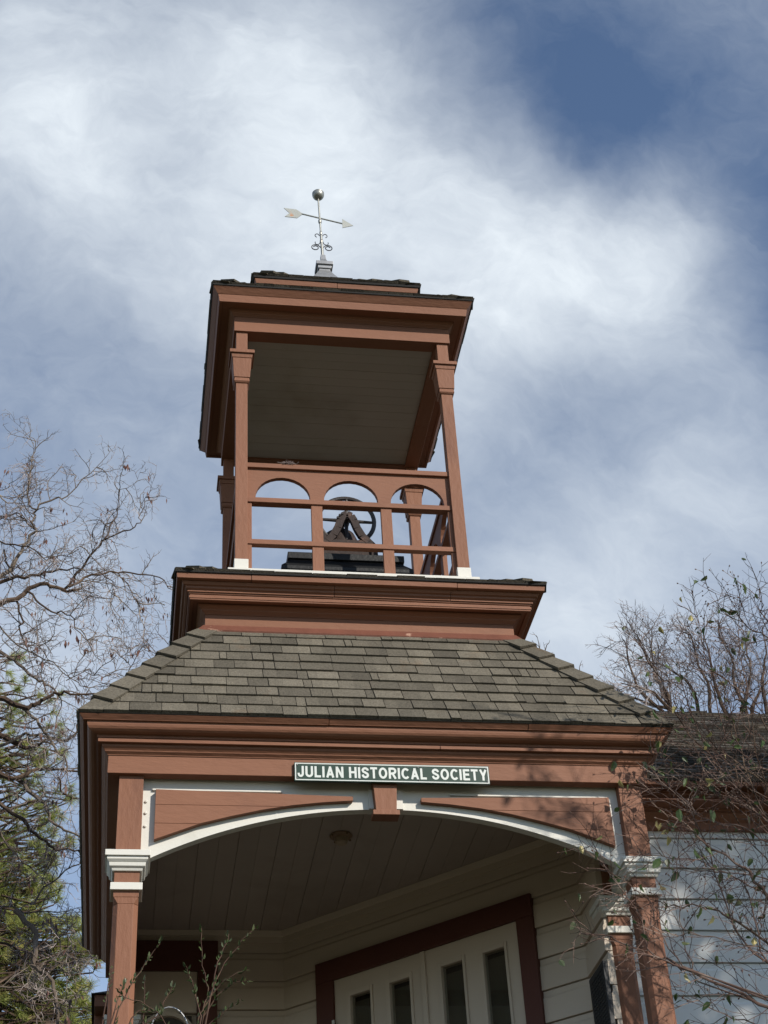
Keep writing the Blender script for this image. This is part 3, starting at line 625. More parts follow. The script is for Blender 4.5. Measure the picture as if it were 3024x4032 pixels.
# bold grotesque capitals drawn as mitred strokes in a unit-high box
def arc(cx, cy, rx, ry, a0, a1, n=10): return [(cx+rx*math.cos(R(a0+(a1-a0)*i/n)), cy+ry*math.sin(R(a0+(a1-a0)*i/n))) for i in range(n+1)]
TK = .192; q_ = TK/2
GL = {'J': (.56, [[(.56-q_, 1), (.56-q_, .33)]+arc(.28+.0, .33, .28-q_, .33-q_, 0, -180)[1:]+[(q_, .37)]]),
 'U': (.68, [[(q_, 1), (q_, .33)]+arc(.34, .33, .34-q_, .33-q_, 180, 360)[1:]+[(.68-q_, 1)]]), 'L': (.56, [[(q_, 1), (q_, 0)], [(.0, q_*.9), (.56, q_*.9)]]), 'I': (TK, [[(q_, 1), (q_, 0)]]),
 'A': (.74, [[(.105, 0), (.37-.0, .93)], [(.635, 0), (.37, .93)], [(.2, .29), (.54, .29)], [(.27, .91), (.47, .91)]]), 'N': (.68, [[(q_, 0), (q_, 1)], [(.68-q_, 0), (.68-q_, 1)], [(q_+.01, .97), (.68-q_-.01, .03)]]),
 'H': (.68, [[(q_, 0), (q_, 1)], [(.68-q_, 0), (.68-q_, 1)], [(q_, .52), (.68-q_, .52)]]), 'S': (.64, [[(.64-q_*.9, .70)]+arc(.32, .72, .32-q_, .28-q_, 10, 180, 9)+arc(.33, .70, .32-q_, .16, 190, 262, 4)+arc(.31, .30, .33-q_, .18, 75, 5, 4)+arc(.32, .28, .32-q_, .28-q_, 0, -180, 10)+[(q_*.8, .33)]]),
 'T': (.62, [[(.31, .0), (.31, .9)], [(0, 1-q_*.85), (.62, 1-q_*.85)]]), 'O': (.76, [arc(.38, .5, .38-q_, .5-q_*.9, 0, 360, 24)]), 'C': (.70, [arc(.38, .5, .38-q_, .5-q_*.9, 40, 320, 20)]),
 'R': (.69, [[(q_, 0), (q_, 1)], [(q_, 1-q_*.85), (.40, 1-q_*.85)]+arc(.40, .71, .20, .29-q_*.85, 90, -90, 8)[1:]+[(q_, .42+q_*.85-.06)], [(.36, .44), (.60, .0)]]), 'E': (.60, [[(q_, 0), (q_, 1)], [(q_, 1-q_*.85), (.59, 1-q_*.85)], [(q_, .52), (.55, .52)], [(q_, q_*.85), (.60, q_*.85)]]),
 'Y': (.70, [[(.35, 0), (.35, .46)], [(.10, 1), (.36, .40)], [(.60, 1), (.34, .40)]])}
txt = 'JULIAN HISTORICAL SOCIETY'; LW = sum(GL[c][0]+.13 if c != ' ' else .36 for c in txt)-.13
H0 = .0745; SX = (.640+.534)/LW; cxp = -.534; zz0 = 3.5865; ly = 0
for c in txt:
    if c == ' ': cxp += .36*SX; continue
    gw, strokes = GL[c]; lt = MB()
    for st_ in strokes:
        n_ = len(st_); Lp, Rp = [], []; closed = st_[0] == st_[-1] or (abs(st_[0][0]-st_[-1][0]) < 1e-6 and abs(st_[0][1]-st_[-1][1]) < 1e-6)
        for i in range(n_):
            dd = []
            if i > 0 or closed: a_ = st_[i-1] if i > 0 else st_[-2]; dd.append(Vector((st_[i][0]-a_[0], st_[i][1]-a_[1])).normalized())
            if i < n_-1 or closed: a_ = st_[i+1] if i < n_-1 else st_[1]; dd.append(Vector((a_[0]-st_[i][0], a_[1]-st_[i][1])).normalized())
            ns_ = [Vector((-d_.y, d_.x)) for d_ in dd]; b_ = sum(ns_, Vector((0, 0))).normalized(); k_ = q_/max(.5, b_.dot(ns_[0]))
            Lp.append((st_[i][0]+b_.x*k_, st_[i][1]+b_.y*k_)); Rp.append((st_[i][0]-b_.x*k_, st_[i][1]-b_.y*k_))
        ly = (ly+1) % 4; yf = sy-.0010-.00012*ly
        for i in range(n_-1):
            qd = [Lp[i], Lp[i+1], Rp[i+1], Rp[i]]
            lt.hexa([(cxp+x*SX, yf, zz0+z*H0) for x, z in qd], [(cxp+x*SX, sy-.0002, zz0+z*H0) for x, z in qd])
    lt.build('letter', 'signwhite', sg); cxp += (gw+.13)*SX
for x in (-.535, -.155, .21, .637):
    for z in (sz0+.019, sz1-.019):
        MB().tube([(x, sy, z), (x, sy-.004, z), (x, sy-.006, z)], [.0045, .0045, .002], 8).build('screw', 'galv', sg)

# ---------------------------------------------------------------- ceiling lamp
lm = thing('ceiling_light', 'small brass ceiling lamp holder without bulb on the porch ceiling', 'lamp', (-.115, 1.17, 3.74))
MB().lathe([(.075, 3.7895), (.078, 3.782), (.066, 3.772), (.045, 3.768)][::-1], -.115, 1.17, 20).build('lamp_base', 'lamp', lm, smooth=True)
MB().lathe([(.030, 3.725), (.042, 3.735), (.045, 3.7675)], -.115, 1.17, 16).build('lamp_socket', 'socket', lm, smooth=True)
for k in range(4):
    a = k*math.pi/2+.5; MB().tube([(-.115+.07*math.cos(a), 1.17+.07*math.sin(a), 3.775), (-.115+.078*math.cos(a), 1.17+.078*math.sin(a), 3.765)], .007, 6).build('lamp_screw', 'lamp', lm)

# ---------------------------------------------------------------- weather vane
vn = thing('weather_vane', 'arrow weather vane with scrolls and a ball on top of the belfry roof', 'weather vane', (-.015, CY, 9.35))
def sqr(k, z, cx=-.010): return [(cx-k, CY-k, z), (cx+k, CY-k, z), (cx+k, CY+k, z), (cx-k, CY+k, z)]
fl = MB()
for (k0, z0), (k1, z1) in zip([(.145, 9.36), (.108, 9.47), (.08, 9.53)], [(.108, 9.47), (.08, 9.53), (.052, 9.60)]): fl.hexa(sqr(k0, z0), sqr(k1, z1))
fl.hexa(sqr(.05, 9.60), sqr(.05, 9.66)); fl.hexa(sqr(.060, 9.625), sqr(.064, 9.6595))
fl.build('flared_base', 'galv', vn, .002)
MB().hexa(sqr(.078, 9.66), sqr(.078, 9.70)).build('base_cap', 'galv', vn, .003)
MB().hexa(sqr(.048, 9.7005, -.014), sqr(.026, 9.77, -.014)).hexa(sqr(.026, 9.77, -.014), sqr(.022, 9.835, -.016)).build('base_spire', 'galv', vn, .002)
def px_(z): return -.017-(z-9.82)*.026
rod = MB().tube([(px_(9.82), CY, 9.82), (px_(9.95), CY, 9.95), (px_(10.1), CY, 10.1), (px_(10.12), CY, 10.12), (px_(10.62), CY, 10.62)], [.0135, .0135, .0125, .0095, .0085], 10).build('rod', 'vane', vn)
for z0, r_ in ((10.03, .017), (10.14, .015), (10.30, .018)):
    MB().tube([(px_(z0)-.0, CY, z0-.022), (px_(z0), CY, z0), (px_(z0), CY, z0+.02)], [r_*.8, r_, r_*.8], 10).build('collar', 'vane', vn)
bl = MB(); n_ = 20; br_ = .057
bl.lathe([(max(.0005, br_*math.sin(math.pi*i/n_)), 10.664-br_*math.cos(math.pi*i/n_)) for i in range(n_+1)], -.037, CY, 28)
ball = bl.build('ball', 'vane', vn, smooth=True)
MB().lathe([(br_*.985, 10.676), (br_*1.005, 10.678), (br_*1.005, 10.682), (br_*.975, 10.684)], -.037, CY, 28).build('seam', 'vane', ball, smooth=True)
VA = R(20)     # arrow swings a little towards the viewer at its point
def vp(x, z, y=0): 
    dx = x+.03; return (-.03+dx*math.cos(VA)/math.cos(VA), CY-dx*math.tan(VA)*.0+y, z)
ar = MB().tube([vp(-.20, 10.385), vp(.185, 10.290)], .0072, 8).build('arrow_shaft', 'vane', vn)
MB().prism_y([(-.369, 10.447), (-.25, 10.439), (-.19, 10.385), (-.245, 10.322), (-.362, 10.331), (-.317, 10.384)], CY-.003, CY+.003).build('tail_fin', 'vaneplate', vn)
MB().prism_y([(.184, 10.352), (.285, 10.272), (.182, 10.232)], CY-.003, CY+.003).build('arrow_point', 'vaneplate', vn)
def scroll(pts, r_=.0042): 
    MB().tube([(x, CY, z) for x, z in pts], r_, 6).build('scroll', 'iron', vn)
for s_ in (-1, 1):
    c0 = px_(10.1); pts = [(c0, 10.10)]
    for i in range(10): a = math.pi*(1.0-i/9*1.45); pts.append((c0+s_*(.038+.019*math.cos(a)), 10.108+.021*math.sin(a)-(.004*i/9)))
    scroll(pts)
    c0 = px_(9.97); pts = [(c0+s_*.006, 9.945)]
    for i in range(20):
        a = math.pi*.9-i/19*math.pi*2.75; rr = .043*(1-.55*i/19); pts.append((c0+s_*(.060+rr*math.cos(a)), 9.945+rr*.95*math.sin(a)))
    scroll(pts, .005)
    scroll([(c0+s_*.010, 10.03), (c0+s_*.022, 9.995), (c0+s_*.042, 9.985), (c0+s_*.055, 9.99), (c0+s_*.062, 10.005), (c0+s_*.060, 10.02)], .004)

# clump of dry debris left on the top rail
db = MB(); rg = random.Random(4)
for _ in range(34):
    p = Vector((-.47+rg.gauss(0, .028), .79+rg.gauss(0, .006), 6.680+abs(rg.gauss(0, .008)))); q = Vector((rg.gauss(0, 1), rg.gauss(0, .5), rg.gauss(0, .5))).normalized()*.022
    db.tube([p-q, p+q], [.0022, .0014], 4)
tag(db.build('nest_debris', 'twig', kind='stuff'), 'small clump of dry nest debris on the belfry top rail', 'debris')
# ---------------------------------------------------------------- bell and its covered base
BX, BY = .012, 1.65
pb = thing('bell_platform', 'black roofed box under the bell in the open belfry', 'platform', (BX, BY, 5.62))
def ring4(k, z): return [(BX-k, BY-k, z), (BX+k, BY-k, z), (BX+k, BY+k, z), (BX-k, BY+k, z)]
MB().hexa(ring4(.45, 6.093), ring4(.45, 6.152)).build('lid', 'cover', pb, .004)
st = [(.43, 6.0925), (.45, 6.06), (.505, 5.99), (.505, 5.955), (.488, 5.94), (.488, 5.89), (.475, 5.88), (.475, 5.83), (.462, 5.82), (.462, 5.6205)]
bp_ = MB()
for (k0, z0), (k1, z1) in zip(st, st[1:]): bp_.hexa(ring4(k1, z1), ring4(k0, z0))
bp_.build('box', 'cover', pb, .004)
be = thing('bell', 'rusty cast iron bell with spoked wheel on an A shaped stand in the belfry', 'bell', (.06, BY, 6.155))
cx_ = .03; by = 1.66; zt = 6.69
prof = [(.195, zt-.275), (.20, zt-.265), (.175, zt-.225), (.155, zt-.165), (.145, zt-.105), (.125, zt-.053), (.085, zt-.018), (.03, zt-.003), (.001, zt)]
MB().lathe(prof, cx_, by, 32).build('bell_body', 'rust', be, smooth=True)
MB().tube([(cx_, 1.47, 6.70), (cx_, 1.60, 6.715), (cx_, 1.72, 6.715), (cx_, 1.88, 6.70)], [.02, .04, .04, .02], 8).build('yoke', 'rust', be)
def fr_(y, ax=.068):
    pts = []
    for s_ in (-1, 1):
        q = [(ax+s_*.225, 6.37), (ax+s_*.165, 6.44), (ax+s_*.115, 6.50), (ax+s_*.078, 6.575), (ax+s_*.055, 6.65), (ax+s_*.032, 6.695), (ax, 6.713)]
        for (x0, z0), (x1, z1) in zip(q, q[1:]):
            d = Vector((x1-x0, z1-z0)).normalized(); nn = Vector((-d.y, d.x))*.030
            pts.append([(x0-nn.x, z0-nn.y), (x0+nn.x, z0+nn.y), (x1+nn.x, z1+nn.y), (x1-nn.x, z1-nn.y)])
    m = MB()
    for i, q in enumerate(pts): e_ = .0004*(i % 3); m.hexa([(x, y-.02-e_, z) for x, z in q], [(x, y+.02+e_, z) for x, z in q])
    m.prism_y([(ax-.20, 6.385), (ax+.20, 6.385), (ax+.18, 6.435), (ax+.1, 6.455), (ax-.1, 6.455), (ax-.18, 6.435)], y-.018, y+.018)
    m.prism_y([(ax-.25, 6.153), (ax-.19, 6.153), (ax-.175, 6.39), (ax-.225, 6.39)], y-.021, y+.021); m.prism_y([(ax+.19, 6.153), (ax+.25, 6.153), (ax+.225, 6.39), (ax+.175, 6.39)], y-.021, y+.021)
    m.prism_y([(ax-.189, 6.153), (ax+.189, 6.153), (ax+.189, 6.36), (ax-.189, 6.36)], y+.0, y+.015)
    return m
fr_(1.45).build('stand', 'rust', be, .003); fr_(1.88).build('stand', 'rust', be, .003)
wy = 1.51; wc = (.072, 6.695); rr = .225
wh = MB(); n_ = 44
wh.tube([(wc[0]+rr*math.cos(2*math.pi*i/n_), wy, wc[1]+rr*math.sin(2*math.pi*i/n_)) for i in range(n_+1)], .018, 8, cap=False)
whl = wh.build('wheel', 'wheel', be, smooth=True)
for k in range(4):
    a = k*math.pi/2-.03; MB().tube([(wc[0], wy, wc[1]), (wc[0]+rr*math.cos(a), wy, wc[1]+rr*math.sin(a))], [.017, .011], 8).build('spoke', 'wheel', whl)
MB().tube([(wc[0], 1.44, wc[1]), (wc[0], 1.56, wc[1])], .028, 10).build('axle', 'wheel', whl)
for dx, dz in ((-.035, 6.66), (-.018, 6.685), (.0, 6.70)): MB().tube([(.03+dx, 1.45, dz), (.026+dx, 1.42, dz+.004)], .011, 7).build('bolt', 'wheel', be)
MB().prism_y([(-.13, 6.56), (-.10, 6.52), (-.085, 6.45), (-.13, 6.44)], 1.47, 1.50).build('clapper_bracket', 'rust', be)

# ---------------------------------------------------------------- trees
def zigzag(rg, p, d, ln, seg, jit, grav=0., curl=None):
    pts = [Vector(p)]; d = Vector(d).normalized(); n = max(2, int(ln/seg))
    for i in range(n):
        d = d+Vector((rg.gauss(0, jit), rg.gauss(0, jit), rg.gauss(0, jit)+grav)); d.normalize()
        pts.append(pts[-1]+d*(ln/n)*rg.uniform(.8, 1.2))
    return pts
def side_dir(rg, d, ang, flat=1.):
    d = d.normalized(); o = Vector((rg.gauss(0, 1), rg.gauss(0, 1)*flat, rg.gauss(0, 1))); o = o-d*o.dot(d)
    o = o.normalized() if o.length > 1e-5 else d.orthogonal().normalized()
    return (d*math.cos(ang)+o*math.sin(ang)).normalized()
def sprout(rg, mbs, pts, r0, r1, lvl, P, tips=None):
    """children along a polyline; P = per level dict(len, gap, ang, seg, jit, r, grav)"""
    if lvl >= len(P): 
        return
    q = P[lvl]; acc_ = rg.uniform(.2, 1)*q['gap']; tot = sum((b-a).length for a, b in zip(pts, pts[1:])); run = 0
    for a, b in zip(pts, pts[1:]):
        l = (b-a).length
        while acc_ < run+l and l > 0:
            f = (acc_-run)/l; p = a.lerp(b, f); t = acc_/max(tot, 1e-6)
            if t > q.get('start', 0):
                ln = q['len']*rg.uniform(.45, 1.25)*(1.12-.55*t); d = side_dir(rg, b-a, q['ang']*rg.uniform(.65, 1.3), q.get('flat', 1.)); d.z += q.get('up', 0); d.x += q.get('dx', 0)
                k = zigzag(rg, p, d, ln, q['seg'], q['jit'], q.get('grav', 0))
                rr0 = q['r']*rg.uniform(.75, 1.2); m = len(k)
                mbs[min(lvl+1, len(mbs)-1)].tube(k, [rr0*(1-.55*i/(m-1)) for i in range(m)], q.get('n', 3), cap=False)
                sprout(rg, mbs, k, rr0, rr0*.45, lvl+1, P, tips)
                if tips is not None and lvl >= len(P)-2: tips.append((k[-1], k[-1]-k[-2], lvl))
            acc_ += q['gap']*rg.uniform(.6, 1.4)
        run += l
def smooth_px(pts, n=3):
    out = []
    for i in range(len(pts)-1):
        p0 = pts[max(i-1, 0)]; p1 = pts[i]; p2 = pts[i+1]; p3 = pts[min(i+2, len(pts)-1)]
        for k in range(n):
            t = k/n; out.append(tuple(.5*((2*b)+(-a+c)*t+(2*a-5*b+4*c-d)*t*t+(-a+3*b-3*c+d)*t**3) for a, b, c, d in zip(p0, p1, p2, p3)))
    out.append(pts[-1]); return out
def limb(rg, pix, Y, dY=0., wob=.012):
    pix = smooth_px(pix); m = len(pix); o = []
    for i, (u, v) in enumerate(pix):
        p = at(u, v, Y+dY*i/(m-1)); o.append(p+Vector((rg.gauss(0, wob), rg.gauss(0, wob), rg.gauss(0, wob)))*(1 if 0 < i < m-1 else 0))
    return o
def z4(l): return [(u/1.843, 1600+v/1.843) for u, v in l]
def z5(l): return [(u/1.66, 2700+v/1.66) for u, v in l]

# bare tree with hanging pods at the left, beyond the porch
rg = random.Random(21)
lt_ = thing('bare_tree', 'bare grey tree with dangling brown seed pods left of the tower', 'tree', (-5.2, 6.4, .8))
LIMBS = [(z4([(-60, 1430), (120, 1400), (200, 1330), (330, 1290), (450, 1330), (560, 1330)]), .045, .022, 1), (z4([(500, 1310), (620, 1240), (760, 1210), (850, 1205), (1000, 1215), (1150, 1240), (1250, 1330)]), .022, .007, 1),
 (z4([(470, 1325), (560, 1210), (640, 1110), (720, 1000), (760, 960), (900, 915), (1000, 870), (1015, 800), (1080, 640)]), .024, .005, 1), (z4([(760, 960), (830, 820), (850, 750), (870, 640), (940, 580)]), .014, .004, 1),
 (z4([(-60, 1300), (130, 1240), (280, 1215), (430, 1190), (580, 1180)]), .034, .010, 1), (z4([(-60, 1290), (60, 1190), (130, 1100), (170, 1020), (250, 900), (240, 820), (270, 750), (400, 670), (480, 650), (600, 540), (740, 400)]), .036, .005, 0),
 (z4([(270, 750), (200, 680), (210, 560), (240, 370), (260, 270), (190, 200)]), .016, .004, 0), (z4([(250, 890), (180, 820), (140, 780), (20, 800), (-60, 760)]), .014, .01, 1), (z4([(-40, 980), (100, 1000), (250, 1040), (330, 1110), (430, 1090), (600, 1010)]), .015, .004, 1),
 (z4([(30, 1040), (50, 1130), (100, 1230)]), .018, .016, 1), (z4([(-40, 600), (60, 700), (150, 640), (300, 560)]), .014, .004, 0), (z4([(-60, 1740), (60, 1830), (150, 1900), (250, 1970), (330, 2010), (400, 2060)]), .030, .014, 0),
 (z4([(-60, 2090), (90, 2150), (190, 2185), (270, 2160), (350, 2100), (430, 2070), (560, 2095), (720, 2100)]), .046, .012, 1), (z4([(200, 1340), (300, 1440), (420, 1490), (520, 1520), (580, 1640), (700, 1700)]), .018, .005, 1),
 (z4([(120, 1410), (160, 1520), (150, 1640), (200, 1760)]), .02, .01, 1), (z4([(-40, 1560), (80, 1700), (260, 1800), (420, 1900), (560, 2010), (640, 2050)]), .014, .005, 0), (z4([(700, 1180), (800, 1260), (830, 1340), (800, 1440)]), .01, .004, 1),
 (z4([(860, 1210), (950, 1330), (1000, 1430), (1070, 1490)]), .01, .004, 1), (z4([(480, 1990), (620, 1930), (740, 1960), (860, 1900)]), .008, .004, 0), (z4([(900, 2010), (935, 1900), (920, 1800), (880, 1680)]), .007, .003, 0), (z4([(1150, 1830), (1060, 1760), (1010, 1720)]), .007, .003, 0), (z4([(1150, 1840), (1200, 1780), (1240, 1680)]), .006, .003, 0),
 (z5([(-40, 60), (130, 140), (200, 190), (260, 260), (330, 370), (400, 450), (440, 530)]), .030, .012, 0), (z5([(-40, 290), (100, 370), (160, 400), (270, 375)]), .05, .02, 1),
 (z5([(-40, 430), (120, 330), (250, 320), (440, 355), (500, 290), (530, 200)]), .026, .010, 0), (z5([(-40, 550), (100, 605), (200, 555), (300, 540), (400, 550), (540, 575)]), .040, .014, 1),
 (z5([(110, 610), (230, 710), (310, 800), (345, 890), (430, 940), (560, 1010)]), .034, .012, 0), (z5([(-40, 740), (140, 870), (200, 940), (300, 1020), (380, 1070), (480, 1070), (570, 1100)]), .030, .010, 1),
 (z5([(100, 1470), (210, 1590), (230, 1720), (240, 1850), (340, 1930), (370, 2100), (390, 2240)]), .042, .02, 0), (z5([(-40, 1680), (90, 1710), (150, 1790), (240, 1850), (400, 1860)]), .018, .006, 1),
 (z5([(200, 1430), (300, 1320), (420, 1220), (560, 1150)]), .016, .008, 0), (z5([(-40, 1440), (180, 1475), (380, 1480)]), .014, .005, 0), (z5([(330, 1520), (380, 1630), (400, 1720), (470, 1780)]), .016, .006, 0),
 (z5([(380, 600), (430, 710), (560, 745)]), .016, .008, 1), (z5([(-40, 1990), (120, 1960), (260, 2010), (420, 2080), (600, 2120)]), .014, .005, 0), (z5([(240, 1860), (330, 1800), (440, 1830), (560, 1900)]), .012, .004, 0), (z5([(-40, 900), (60, 1050), (200, 1180), (330, 1230)]), .016, .006, 0)]
mbs = [MB(), MB(), MB(), MB()]; tips = []; lmb = []
PL = [dict(len=.60, gap=.105, ang=.95, seg=.06, jit=.26, r=.0058, n=4, flat=.6, up=.05), dict(len=.27, gap=.075, ang=.95, seg=.04, jit=.3, r=.0034, flat=.6), dict(len=.11, gap=.07, ang=.9, seg=.03, jit=.3, r=.0026, flat=.6)]
for pix, ra, rb, dark in LIMBS:
    ra *= .68; rb *= .66; Yb = rg.uniform(5.6, 6.6); ps = limb(rg, pix, Yb, rg.uniform(-.3, .3)); m = len(ps)
    mb = MB().tube(ps, [ra+(rb-ra)*i/(m-1) for i in range(m)], 7, cap=True); lmb.append((mb, dark, pix[0][0] < 0))
    sprout(rg, mbs, ps, ra, rb, 0, PL, tips)
    k = zigzag(rg, ps[-1], ps[-1]-ps[-2], .35, .06, .25); mbs[1].tube(k, [rb*(1-.7*i/(len(k)-1)) for i in range(len(k))], 4, cap=False); sprout(rg, mbs, k, rb, .002, 1, PL, tips)
tk = MB().tube([(-5.2, 6.4, .7), (-5.1, 6.3, 2.5), (-4.7, 6.2, 4.5), (-4.9, 6.2, 6.5), (-4.5, 6.1, 8.5), (-4.3, 6.1, 10.)], [.28, .24, .2, .16, .1, .04], 12).build('trunk', 'bark', lt_, smooth=True)
for mb, dark, edge_ in lmb:
    if not edge_: mb.build('branch', 'barkdark' if dark else 'bark', lt_, smooth=True); continue
    f = Vector(mb.v[0]); mb.tube([(-4.9+rg.uniform(-.05, .05), 6.25, f.z-.5), f.lerp(Vector((-4.9, 6.25, f.z-.5)), .4)+Vector((0, 0, -.1)), f], [.05, .04, .02], 5)
    mb.build('branch', 'barkdark' if dark else 'bark', lt_, smooth=True)
for nm, mb, mt in (('twigs', mbs[1], 'bark'), ('twigs', mbs[2], 'twig'), ('twigs', mbs[3], 'twig')): mb.build(nm, mt, lt_, kind='stuff')
pd = MB()
for p, d, lv in rg.sample(tips, min(len(tips), 520)):
    if rg.random() < .62: continue
    for _ in range(rg.choice((1, 1, 2, 4))):
        a = rg.uniform(0, math.pi); ln = rg.uniform(.05, .10); wd_ = ln*.17; o = p+Vector((rg.gauss(0, .02), rg.gauss(0, .02), rg.gauss(0, .012)))
        u_ = Vector((math.cos(a), math.sin(a), 0))*wd_; t_ = Vector((rg.gauss(0, .012), rg.gauss(0, .012), -ln))
        pd.add([o, o+t_*.4+u_, o+t_, o+t_*.45-u_], [(0, 1, 2), (0, 2, 3)])
pd.build('seed_pods', 'pod', lt_, kind='stuff')

# pine behind it
pn = thing('pine_tree', 'green pine with long needle tufts behind the bare tree at left', 'tree', (-5.6, 9.2, .8))
rg = random.Random(5)
MB().tube([(-5.6, 9.2, .7), (-5.5, 9.2, 4), (-5.4, 9.2, 8), (-5.3, 9.2, 11)], [.35, .28, .16, .05], 12).build('trunk', 'barkdark', pn, smooth=True)
nd = MB(); bt = MB()
def tuft(p, d, s=1.):
    d = Vector(d).normalized()
    for _ in range(80):
        q = side_dir(rg, d, rg.uniform(.25, 1.45)); ln = rg.uniform(.10, .165)*s; o = q.cross(Vector((rg.gauss(0, 1), rg.gauss(0, 1), rg.gauss(0, 1)))).normalized()*.0036
        b = p-d*rg.uniform(0, .09); e_ = b+q*ln+Vector((0, 0, -.03*s)); nd.add([b-o, b+o, e_], [(0, 1, 2)])
TU = []
def reg(n, u0, u1, v0, v1, edge=None):
    for _ in range(n):
        for _t in range(30):
            u, v = rg.uniform(u0, u1), rg.uniform(v0, v1)
            if edge is None or u < edge(v)*(1-.25*abs(rg.gauss(0, .5))): TU.append((u, v)); break
reg(14, -40, 110, 2560, 2720); reg(55, -60, 250, 2720, 3000); reg(70, -60, 290, 2950, 3330); reg(170, -80, 250, 3300, 3640, lambda v: 250); reg(110, -80, 330, 3600, 3800)
reg(280, -80, 480, 3760, 4120, lambda v: 330+(v-3760)*.6); reg(30, 280, 400, 3690, 3800)
for u, v in TU:
    p = at(u, v, rg.uniform(8.3, 10.2)); d = Vector((rg.uniform(.1, 1), rg.gauss(0, .5)-.3, rg.uniform(.0, .9))); tuft(p, d, rg.uniform(.8, 1.15))
    b = p-d.normalized()*.12
    k = [p, b, b+Vector((-.25, rg.gauss(0, .1), rg.gauss(-.04, .06))), b+Vector((-.6, rg.gauss(0, .15), rg.gauss(-.12, .12)))]
    bt.tube(k, [.006, .008, .011, .014], 4, cap=False)
for i in range(13):
    z = 3.0+i*.42; k = zigzag(rg, (-5.5, 9.2, z), (1, rg.uniform(-.25, .2), rg.uniform(0, .35)), rg.uniform(2.2, 3.1), .2, .09); m = len(k); bt.tube(k, [.05*(1-.8*j/(m-1)) for j in range(m)], 5, cap=False)
bt.build('boughs', 'barkdark', pn, kind='stuff'); nd.build('needles', 'needle', pn, kind='stuff')

# bare trees beyond the roofs at the right
def far_tree(name, label, root, limbs, Y, seed, P, r=.03):
    rg = random.Random(seed); t = thing(name, label, 'tree', root); m3 = [MB(), MB(), MB(), MB()]
    for pix in limbs:
        ps = limb(rg, pix, Y+rg.uniform(-.5, .5), rg.uniform(-.4, .4)); m = len(ps); rr = [r*(1-.85*i/(m-1))*rg.uniform(.85, 1.1) for i in range(m)]
        MB().tube(ps, rr, 6).build('branch', 'barkdark', t, smooth=True); sprout(rg, m3, ps, r, .004, 0, P)
        MB().tube([root, Vector(root).lerp(ps[0], .5)+Vector((0, 0, .4)), ps[0]], [.09, .06, r], 6).build('branch', 'barkdark', t, smooth=True)
    for mb in m3[1:]:
        if mb.v: mb.build('twigs', 'twig', t, kind='stuff')
    return t
def z6(l): return [(2350+u/2.458, 2200+v/2.458) for u, v in l]
PF = [dict(len=.75, gap=.11, ang=.65, seg=.08, jit=.17, r=.007, flat=.7, up=.22), dict(len=.34, gap=.085, ang=.7, seg=.06, jit=.22, r=.004, flat=.7, up=.12), dict(len=.15, gap=.08, ang=.8, seg=.05, jit=.2, r=.003, flat=.7)]
far_tree('bare_tree', 'dense bare twiggy tree showing above the main roof at right', Vector((5.6, 9, .8)),
         [z6([(720, 1560), (700, 1330), (600, 1180), (520, 1000), (420, 800), (360, 680)]), z6([(720, 1500), (560, 1300), (400, 1250), (230, 1200)]), z6([(700, 1400), (560, 1150), (540, 900), (520, 680)]), z6([(980, 1540), (900, 1250), (700, 1060), (500, 1000), (330, 980)]),
          z6([(1100, 1500), (1060, 1200), (960, 950), (900, 720), (820, 690)]), z6([(1250, 1500), (1150, 1200), (1080, 900), (1020, 700)]), z6([(1450, 1500), (1330, 1200), (1300, 950), (1180, 700), (1220, 560)]), z6([(1500, 1450), (1600, 1250), (1700, 1100)]), z6([(1400, 1450), (1480, 1100), (1450, 850), (1380, 650)]), z6([(700, 1450), (480, 1400), (300, 1330), (160, 1230)]), z6([(1650, 1500), (1600, 1150), (1640, 900), (1600, 640)]), z6([(640, 1480), (420, 1280), (330, 1080), (290, 850), (240, 740)])], 8.6, 3, PF, .026)
far_tree('bare_tree', 'few bare treetop shoots just above the right hip of the porch roof', Vector((3.2, 9.6, .8)), [[(2130, 2640), (2125, 2560), (2110, 2500)], [(2145, 2640), (2150, 2560), (2165, 2520)], [(2290, 2720), (2280, 2650), (2292, 2600)], [(2350, 2740), (2340, 2690), (2322, 2660)]], 9.5, 8,
         [dict(len=.22, gap=.16, ang=.6, seg=.06, jit=.15, r=.005, up=.3), dict(len=.1, gap=.1, ang=.7, seg=.05, jit=.2, r=.004)], .012)

# leafy bush in front of the right column
def leaf_mesh(name, ln, wd_, m, fold=.25):
    v = [(0, 0, 0), (0, 0, -.25*ln), (0, .06*ln, -.6*ln), (0, .1*ln, -ln), (wd_*.42, -fold*wd_, -.18*ln), (wd_*.5, -fold*wd_+.03*ln, -.5*ln), (wd_*.25, .04*ln, -.82*ln), (-wd_*.42, -fold*wd_, -.18*ln), (-wd_*.5, -fold*wd_+.03*ln, -.5*ln), (-wd_*.25, .04*ln, -.82*ln)]
    f = [(0, 4, 1), (1, 4, 5, 2), (2, 5, 6), (2, 6, 3), (0, 1, 7), (1, 2, 8, 7), (2, 9, 8), (2, 3, 9)]
    me = bpy.data.meshes.new(name); me.from_pydata(v, [], f); me.materials.append(M[m]); me.update(); return me
def put_leaf(me, p, parent, rg, s=1., tilt=.6):
    o = bpy.data.objects.new('leaf', me); COL.objects.link(o); o.parent = parent; o.location = Vector(p)-W[parent]; o.rotation_euler = (rg.gauss(0, tilt), rg.gauss(0, tilt), rg.uniform(0, 6.28)); o.scale = (s, s, s)
bs = thing('leafy_bush', 'twiggy bush with sparse green leaves in front of the right column', 'bush', (3.5, -.9, .8))
rg = random.Random(17)
def z3(l): return [(2024+u/1.659, 2900+v/1.659) for u, v in l]
